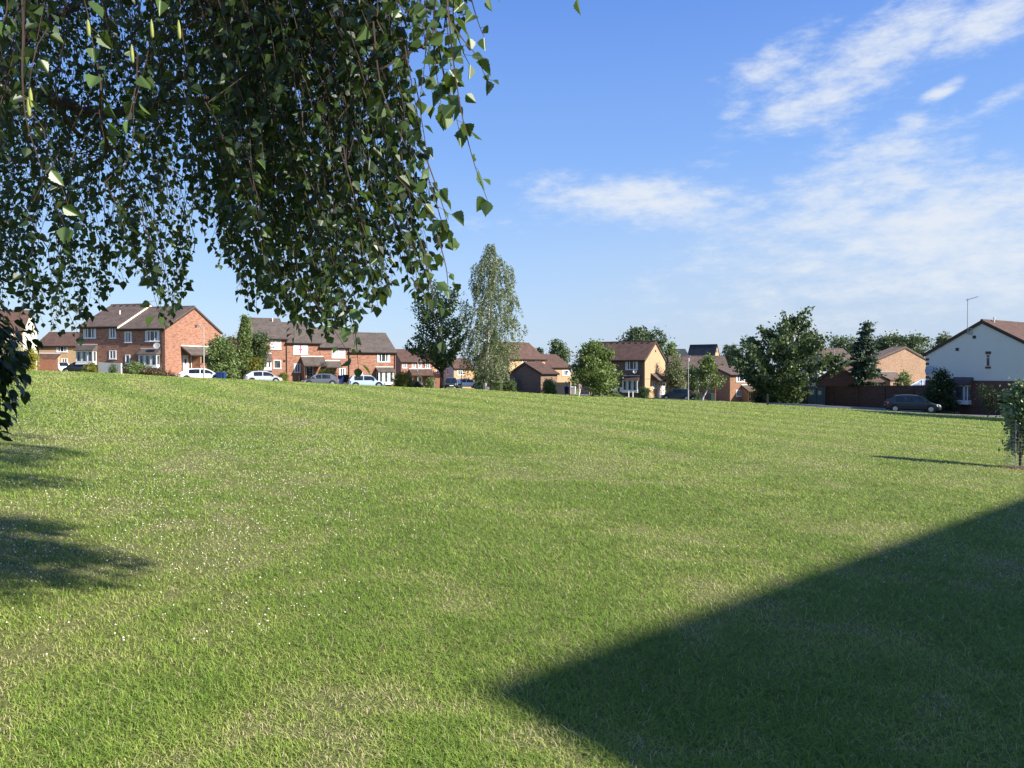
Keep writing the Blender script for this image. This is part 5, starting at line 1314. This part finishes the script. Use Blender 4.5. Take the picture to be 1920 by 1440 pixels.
dr = dist_road(GX, GY); GZ = GZ - .16 * np.clip((RH + 1.0 - dr) / 1.0, 0, 1)
nx, ny = len(xs), len(ys); idx = np.arange(nx * ny).reshape(ny, nx)
q = np.stack([idx[:-1, :-1], idx[:-1, 1:], idx[1:, 1:], idx[1:, :-1]], -1).reshape(-1, 4)

_tab = np.random.default_rng(99).uniform(0, 1, (256, 256))
def vn(x, y, sc, o=0):
    """smooth value noise, 0..1"""
    x = x / sc + 57.3 * (o + 1); y = y / sc + 31.7 * (o + 2); i, j = np.floor(x).astype(int), np.floor(y).astype(int); u, v = x - i, y - j; u = u * u * (3 - 2 * u); v = v * v * (3 - 2 * v)
    t = lambda a, b: _tab[a & 255, b & 255]
    return (t(i, j) * (1 - u) + t(i + 1, j) * u) * (1 - v) + (t(i, j + 1) * (1 - u) + t(i + 1, j + 1) * u) * v
def patch_np(x, y):
    """0 = dry worn turf, 1 = lush"""
    p = .27 * vn(x, y, 2.9, 0) + .27 * vn(x, y, 1.0, 1) + .29 * vn(x, y, .36, 2) + .17 * vn(x, y, .14, 3)
    return np.clip((p - .5) * 3.7 + .52, 0, 1)
def lawn_mat():
    m, nt, b, out = newmat('lawn'); co = objco(nt)
    n1 = noise(nt, co, .33, 5, .6); n2 = noise(nt, co, 2.6, 5, .65); n3 = noise(nt, co, 26, 4, .75); n4 = noise(nt, co, .055, 3, .5)
    c = mixc(nt, ramp(nt, n2, .34, .68), (.19,.235,.06), (.27,.30,.10))
    c = mixc(nt, math_(nt, 'MULTIPLY', ramp(nt, n1, .50, .70), .50), c, (.34,.29,.16))
    c = mixc(nt, math_(nt, 'MULTIPLY', ramp(nt, n4, .46, .62), .45), c, (.15,.225,.055))
    mp = N(nt, 'ShaderNodeMapping'); mp.inputs['Rotation'].default_value = (0, 0, R(-32)); nt.links.new(co, mp.inputs[0])
    w = N(nt, 'ShaderNodeTexWave'); w.inputs['Scale'].default_value = .16; w.inputs['Distortion'].default_value = 2.2; w.inputs['Detail'].default_value = 3; w.inputs['Detail Scale'].default_value = .6
    nt.links.new(mp.outputs[0], w.inputs[0])
    c = mixc(nt, math_(nt, 'MULTIPLY', w.outputs['Fac'], .25), c, (.13,.19,.045))
    c = mixc(nt, math_(nt, 'MULTIPLY', ramp(nt, n3, .35, .7), .55), mixc(nt, .6, c, (.085,.07,.035)), c)
    nt.links.new(c, b.inputs['Base Color']); b.inputs['Roughness'].default_value = .95; b.inputs['Specular IOR Level'].default_value = .1
    bp = N(nt, 'ShaderNodeBump'); bp.inputs['Strength'].default_value = .7; bp.inputs['Distance'].default_value = .06
    nt.links.new(math_(nt, 'ADD', n3, noise(nt, co, 7, 4, .7)), bp.inputs['Height']); nt.links.new(bp.outputs[0], b.inputs['Normal'])
    MAT['lawn'] = m
lawn_mat()
go = np_obj('ground', np.stack([GX, GY, GZ], -1).reshape(-1, 3), q, np.full(len(q), 4), 'lawn', smooth=True)
tag(go, 'wide sloping green of mown grass', 'lawn', kind='structure')
def asphalt(name, col):
    m, nt, b, out = newmat(name); co = objco(nt)
    c = mixc(nt, noise(nt, co, 60, 3, .8), tuple(x * .75 for x in col), tuple(x * 1.25 for x in col)); c = mixc(nt, ramp(nt, noise(nt, co, .5, 4), .4, .65), c, tuple(x * .8 for x in col))
    nt.links.new(c, b.inputs['Base Color']); b.inputs['Roughness'].default_value = .9; MAT[name] = m
asphalt('asphalt', (.062,.062,.064)); asphalt('paving', (.20,.185,.175)); asphalt('kerb_stone', (.34,.33,.31))
def ribbon(pts, off0, off1, dz, name, mat, cat, thick=0.0):
    P = [Vector((x, y, 0)) for x, y in pts]; c = catmull(P, 14); v0, v1 = [], []
    for i, p in enumerate(c):
        d = (c[min(i + 1, len(c) - 1)] - c[max(i - 1, 0)]); d.z = 0; d.normalize(); nrm = Vector((-d.y, d.x, 0))
        zz = g(p.x, p.y); a, b = p + nrm * off0, p + nrm * off1
        za = g(a.x, a.y); zb2 = g(b.x, b.y)
        v0.append((a.x, a.y, zz * .5 + za * .5 + dz)); v1.append((b.x, b.y, zz * .5 + zb2 * .5 + dz))
    mb = MB(); n = len(c)
    if thick == 0:
        mb.v = v0 + v1; mb.f = [(i, i + 1, n + i + 1, n + i) for i in range(n - 1)]
    else:
        mb.v = v0 + v1 + [(x, y, z - thick) for x, y, z in v0] + [(x, y, z - thick) for x, y, z in v1]
        for i in range(n - 1):
            mb.f += [(i, i + 1, n + i + 1, n + i), (i, 2 * n + i, 2 * n + i + 1, i + 1), (n + i, n + i + 1, 3 * n + i + 1, 3 * n + i)]
    o = mb.build(name, mat, smooth=False); tag(o, cat=None, kind='structure'); return o
for k, rd_ in enumerate(ROADS):
    ribbon(rd_, -RH, RH, -.075 + .006 * k, 'road', 'asphalt', 'road')
    ribbon(rd_, RH, RH + .14, .055, 'kerb', 'kerb_stone', 'kerb', .3); ribbon(rd_, -RH - .14, -RH, .055, 'kerb', 'kerb_stone', 'kerb', .3)
ribbon(ROADS[0][:5], -RH - 1.9, -RH - .145, .045, 'pavement', 'paving', 'pavement', .3)
ribbon(ROADS[1][:7], RH + .145, RH + 1.9, .045, 'pavement', 'paving', 'pavement', .3)

def ROAD_LIM(x): return np.interp(x, [-75, -45, -32, -27, -21.7, -16.2, -4, 8, 16, 20, 26, 36, 50, 70], [70, 73, 77, 79, 83, 86.5, 92.5, 96, 93, 80, 66, 63.5, 61.5, 58])
# grass blades: one mass, thinning with distance
def make_grass():
    rng = np.random.default_rng(5); N_ = 980000
    r = np.exp(rng.uniform(math.log(2.3), math.log(96.0), N_)); az = rng.uniform(R(-44), R(44), N_)
    x, y = r * np.sin(az), r * np.cos(az)
    keep = (dist_road(x, y) > RH + .3) & (y < ROAD_LIM(x)); x, y, r = x[keep], y[keep], r[keep]; n = len(x); z = g_arr(x, y)
    pt = patch_np(x, y); near = np.clip((26 - r) / 18, 0, 1); stripe = .5 + .5 * np.sin((.85 * x + .53 * y) * 1.45 + 1.2 * np.sin(y * .21))
    keep = rng.uniform(size=n) < np.clip(.42 + 1.1 * pt, 0, 1) + (1 - near); x, y, z, r, pt, near, stripe = (q_[keep] for q_ in (x, y, z, r, pt, near, stripe)); n = len(x)
    h = .021 * rng.uniform(.45, 1.5, n) * (.65 + .6 * pt) * np.clip(.8 + r / 40, .8, 2.2); tall = rng.uniform(size=n) < .02; h[tall] *= 1.8
    w = .0017 * rng.uniform(.6, 1.4, n) * np.maximum(1, r / 5.0)
    th = rng.uniform(0, 2 * np.pi, n); lean = rng.uniform(.4, 2.8, n) * h; dx, dy = np.cos(th), np.sin(th); sx, sy = -dy * w, dx * w
    b = np.stack([x, y, z], 1)
    def P(f, l, s): return b + np.stack([dx * lean * l + sx * s, dy * lean * l + sy * s, h * f], 1)
    V = np.stack([P(-.1, 0, 1), P(-.1, 0, -1), P(.65, .45, .75), P(.65, .45, -.75), P(1, 1.15, 0)], 1)
    bs = (np.arange(n) * 5)[:, None]; loops = bs + np.array([0, 1, 3, 2, 2, 3, 4])[None]
    dry = np.clip(.50 - (pt - .1) * (.14 + .44 * near) + (.16 + .25 * (1 - near)) * (stripe - .5) + rng.normal(size=n) * (.09 + .13 * near), 0, .82); dry[(rng.uniform(size=n) < .03 + .42 * np.clip(.36 - pt, 0, 1) * 2 * (.25 + .75 * near))] = 1.0
    m, nt, bb, out = newmat('grass_blade'); a_ = N(nt, 'ShaderNodeAttribute'); a_.attribute_name = 'tint'
    cr = N(nt, 'ShaderNodeValToRGB'); e = cr.color_ramp.elements; e[0].position = 0; e[0].color = (.18,.295,.047,1); e[1].position = 1; e[1].color = (.60,.52,.32,1)
    e2 = e.new(.45); e2.color = (.335,.445,.088,1); e3 = e.new(.75); e3.color = (.46,.485,.15,1)
    nt.links.new(a_.outputs['Fac'], cr.inputs[0]); nt.links.new(cr.outputs[0], bb.inputs['Base Color']); bb.inputs['Roughness'].default_value = .55; bb.inputs['Specular IOR Level'].default_value = .15
    tr = N(nt, 'ShaderNodeBsdfTranslucent'); nt.links.new(cr.outputs[0], tr.inputs[0]); mx = N(nt, 'ShaderNodeMixShader'); mx.inputs[0].default_value = .35
    nt.links.new(bb.outputs[0], mx.inputs[1]); nt.links.new(tr.outputs[0], mx.inputs[2]); nt.links.new(mx.outputs[0], out.inputs[0])

    o = np_obj('grass', V.reshape(-1, 3), loops.ravel(), np.tile([4, 3], n), m, None, np.repeat(dry, 5)); tag(o, 'short mown grass blades of the green', 'grass', kind='stuff')
    # clover and daisy heads
    N2 = 17000; r = np.exp(rng.uniform(math.log(3.2), math.log(60.0), N2)); az = rng.uniform(R(-40), R(40), N2) ; x, y = r * np.sin(az), r * np.cos(az)
    cl = 1.6 * (vn(x, y, 2.2, 5) + vn(x, y, .8, 6)) - 1.1 + np.where(x < -r * .18, .45, -.75); keep = (cl + rng.normal(size=N2) * .6 > 1.0 + np.clip((7.5 - r) * .5, 0, 2.2) - np.clip((r - 12) * .03, 0, .6)) & (dist_road(x, y) > RH + 1); x, y, r = x[keep], y[keep], r[keep]; n = len(x)
    z = g_arr(x, y) + .036 + rng.uniform(-.01, .012, n); s = rng.uniform(.004, .0082, n) * np.clip(.8 + r / 30, 1, 1.6)
    c = np.stack([x, y, z], 1); off = [(1,0,0),(0,1,0),(-1,0,0),(0,-1,0),(0,0,.8),(0,0,-.8)]
    V = np.stack([c + np.array(o_)[None] * s[:, None] for o_ in off], 1)
    fs = np.array([(0,1,4),(1,2,4),(2,3,4),(3,0,4),(1,0,5),(2,1,5),(3,2,5),(0,3,5)]).ravel(); loops = (np.arange(n) * 6)[:, None] + fs[None]
    o = np_obj('clover_flowers', V.reshape(-1, 3), loops.ravel(), np.full(n * 8, 3), plain('clover_white', (.72,.70,.62), .8, .1, 30)); tag(o, 'scattered small white clover heads in the lawn', 'clover', kind='stuff')
make_grass()
# bare soil patch at the young tree
p = gp(1912, 17.75); mb = MB(); ring = []
for k in range(22):
    a = 2 * math.pi * k / 22; q_ = .42 + .07 * math.sin(a * 3) + .04 * math.sin(a * 7); X, Y_ = p.x + q_ * math.cos(a), p.y + q_ * math.sin(a); ring.append((X, Y_, g(X, Y_) + .012))
n = len(ring); mb.v = [(p.x, p.y, p.z + .06)] + ring; mb.f = [(0, 1 + i, 1 + (i + 1) % n) for i in range(n)]
tag(mb.build('soil_patch', 'soil', smooth=True), kind='structure')

# ================================================================== SKY, SUN, CAMERA
W = bpy.data.worlds.new('World'); S.world = W; W.use_nodes = True; nt = W.node_tree; nt.nodes.clear()
wo = nt.nodes.new('ShaderNodeOutputWorld'); bg = nt.nodes.new('ShaderNodeBackground'); nt.links.new(bg.outputs[0], wo.inputs[0])
sky = nt.nodes.new('ShaderNodeTexSky'); sky.sky_type = 'NISHITA'; sky.sun_disc = False; sky.sun_elevation = R(SUN_EL); sky.sun_rotation = math.atan2(SUN_H[0], SUN_H[1])
sky.air_density = 1.0; sky.dust_density = .6; sky.ozone_density = 2.0; sky.altitude = 100
hs = N(nt, 'ShaderNodeHueSaturation'); hs.inputs['Saturation'].default_value = 1.12; hs.inputs['Value'].default_value = SKY_V if 'SKY_V' in globals() else 1.0
nt.links.new(sky.outputs[0], hs.inputs['Color'])
gen = N(nt, 'ShaderNodeTexCoord').outputs['Generated']; sp = N(nt, 'ShaderNodeSeparateXYZ'); nt.links.new(gen, sp.inputs[0])
az = math_(nt, 'MULTIPLY', math_(nt, 'ARCTAN2', sp.outputs[0], sp.outputs[1]), 180 / math.pi); el = math_(nt, 'MULTIPLY', math_(nt, 'ARCSINE', sp.outputs[2]), 180 / math.pi)
ae = N(nt, 'ShaderNodeCombineXYZ'); nt.links.new(az, ae.inputs[0]); nt.links.new(el, ae.inputs[1])
def azel(px, py):
    d = ray(px, py).normalized(); return math.degrees(math.atan2(d.x, d.y)), math.degrees(math.asin(d.z))
total = None
for (px, py, ra, rb, rot, k) in CLOUDS if 'CLOUDS' in globals() else [(1640,90,10.5,2.6,24,1.0),(1560,175,8,2.4,12,.95),(1860,30,5,2.4,20,1.0),(1390,205,2.4,.9,14,.6),(1200,380,11,2.6,-3,1.0),(1390,390,4,1.2,8,.8),(1630,350,9,5,20,1.0),(1760,430,12,5.5,5,1.05),(1900,470,7,5,0,1.0),
                                      (1770,168,2.2,.7,24,.9),(1890,175,4,.9,24,.7),(1710,230,1.8,1.2,10,.8),(1880,290,2.2,.7,-8,.7),(1600,520,20,4.2,2,.62),(1280,515,7,1.5,2,.5),(900,420,6,1.2,0,.35),(1650,590,26,3.2,0,.55),(1450,120,6,2.2,22,.7),(1050,345,5,1.6,0,.6),(1500,440,12,4,8,.75),(1350,300,6,1.4,10,.4),(1700,500,16,5,0,.85)]:
    a0, e0 = azel(px, py); mp = N(nt, 'ShaderNodeMapping'); mp.vector_type = 'TEXTURE'
    mp.inputs['Location'].default_value = (a0, e0, 0); mp.inputs['Rotation'].default_value = (0, 0, R(rot)); mp.inputs['Scale'].default_value = (ra, rb, 1)
    nt.links.new(ae.outputs[0], mp.inputs[0]); ln = N(nt, 'ShaderNodeVectorMath'); ln.operation = 'LENGTH'; nt.links.new(mp.outputs[0], ln.inputs[0])
    mr = N(nt, 'ShaderNodeMapRange'); mr.interpolation_type = 'SMOOTHSTEP'; mr.inputs[1].default_value = 1.25; mr.inputs[2].default_value = .1; mr.inputs[3].default_value = 0; mr.inputs[4].default_value = k
    nt.links.new(ln.outputs['Value'], mr.inputs[0]); total = mr.outputs[0] if total is None else math_(nt, 'MAXIMUM', total, mr.outputs[0])
mp = N(nt, 'ShaderNodeMapping'); mp.inputs['Rotation'].default_value = (0, 0, R(-20)); mp.inputs['Scale'].default_value = (.16, .42, 1); nt.links.new(ae.outputs[0], mp.inputs[0])
nA = noise(nt, mp.outputs[0], 1.0, 10, .68)
mp2 = N(nt, 'ShaderNodeMapping'); mp2.inputs['Rotation'].default_value = (0, 0, R(-12)); mp2.inputs['Scale'].default_value = (.42, 1.05, 1); nt.links.new(ae.outputs[0], mp2.inputs[0])
nB = noise(nt, mp2.outputs[0], 1.0, 9, .66)
f = math_(nt, 'ADD', math_(nt, 'MULTIPLY', nA, 1.25), math_(nt, 'MULTIPLY', nB, .85))         # about .75 on average
f = math_(nt, 'ADD', f, math_(nt, 'MULTIPLY', total, .62))
dens = ramp(nt, f, 1.18, 1.92)
dens = math_(nt, 'MULTIPLY', dens, math_(nt, 'MINIMUM', math_(nt, 'MULTIPLY', total, 3.0), .93))
gr = N(nt, 'ShaderNodeValToRGB'); ce = gr.color_ramp.elements     # clear-air colour by elevation (0..90 degrees)
ce[0].position = 0; ce[0].color = (2.05, 2.70, 3.75, 1); ce[1].position = 1; ce[1].color = (.30, .80, 2.7, 1)
for pos, c_ in ((.09, (1.62, 2.45, 4.0)), (.17, (1.02, 1.90, 4.0)), (.29, (.56, 1.28, 3.65)), (.5, (.40, .98, 3.1))):
    e_ = ce.new(pos); e_.color = (*c_, 1)
nt.links.new(math_(nt, 'DIVIDE', el, 90.0), gr.inputs[0])
air = mixc(nt, .8, hs.outputs[0], gr.outputs[0])
veil = math_(nt, 'MULTIPLY', ramp(nt, az, -8.0, 22.0), ramp(nt, el, 15.0, 1.0))
air = mixc(nt, math_(nt, 'MULTIPLY', veil, .62), air, (2.35, 2.75, 3.35))
cl = mixc(nt, dens, air, (3.35, 3.6, 3.95))
nt.links.new(cl, bg.inputs[0]); bg.inputs[1].default_value = .11
sun = bpy.data.lights.new('sun', 'SUN'); sun.energy = 4.9; sun.angle = R(.7); sun.color = (1, .93, .82)
so = bpy.data.objects.new('sun', sun); COL.objects.link(so)
sv = Vector((SUN_H[0] * math.cos(R(SUN_EL)), SUN_H[1] * math.cos(R(SUN_EL)), math.sin(R(SUN_EL)))); so.rotation_euler = sv.to_track_quat('Z', 'Y').to_euler(); so.location = sv * 60
cd = bpy.data.cameras.new('camera'); cam = bpy.data.objects.new('camera', cd); COL.objects.link(cam); S.camera = cam
cd.sensor_width = 36; cd.lens = 36 * F / 1920; cd.clip_end = 6000; cd.clip_start = .05
cam.location = (0, 0, EYE); cam.rotation_euler = (R(90) - PITCH, 0, 0)
S.view_settings.view_transform = 'Standard'; S.view_settings.look = 'None'; S.view_settings.gamma = 1; S.view_settings.exposure = 1.1
S.cycles.use_denoising = True
S.cycles.max_bounces = 6; S.cycles.transparent_max_bounces = 4
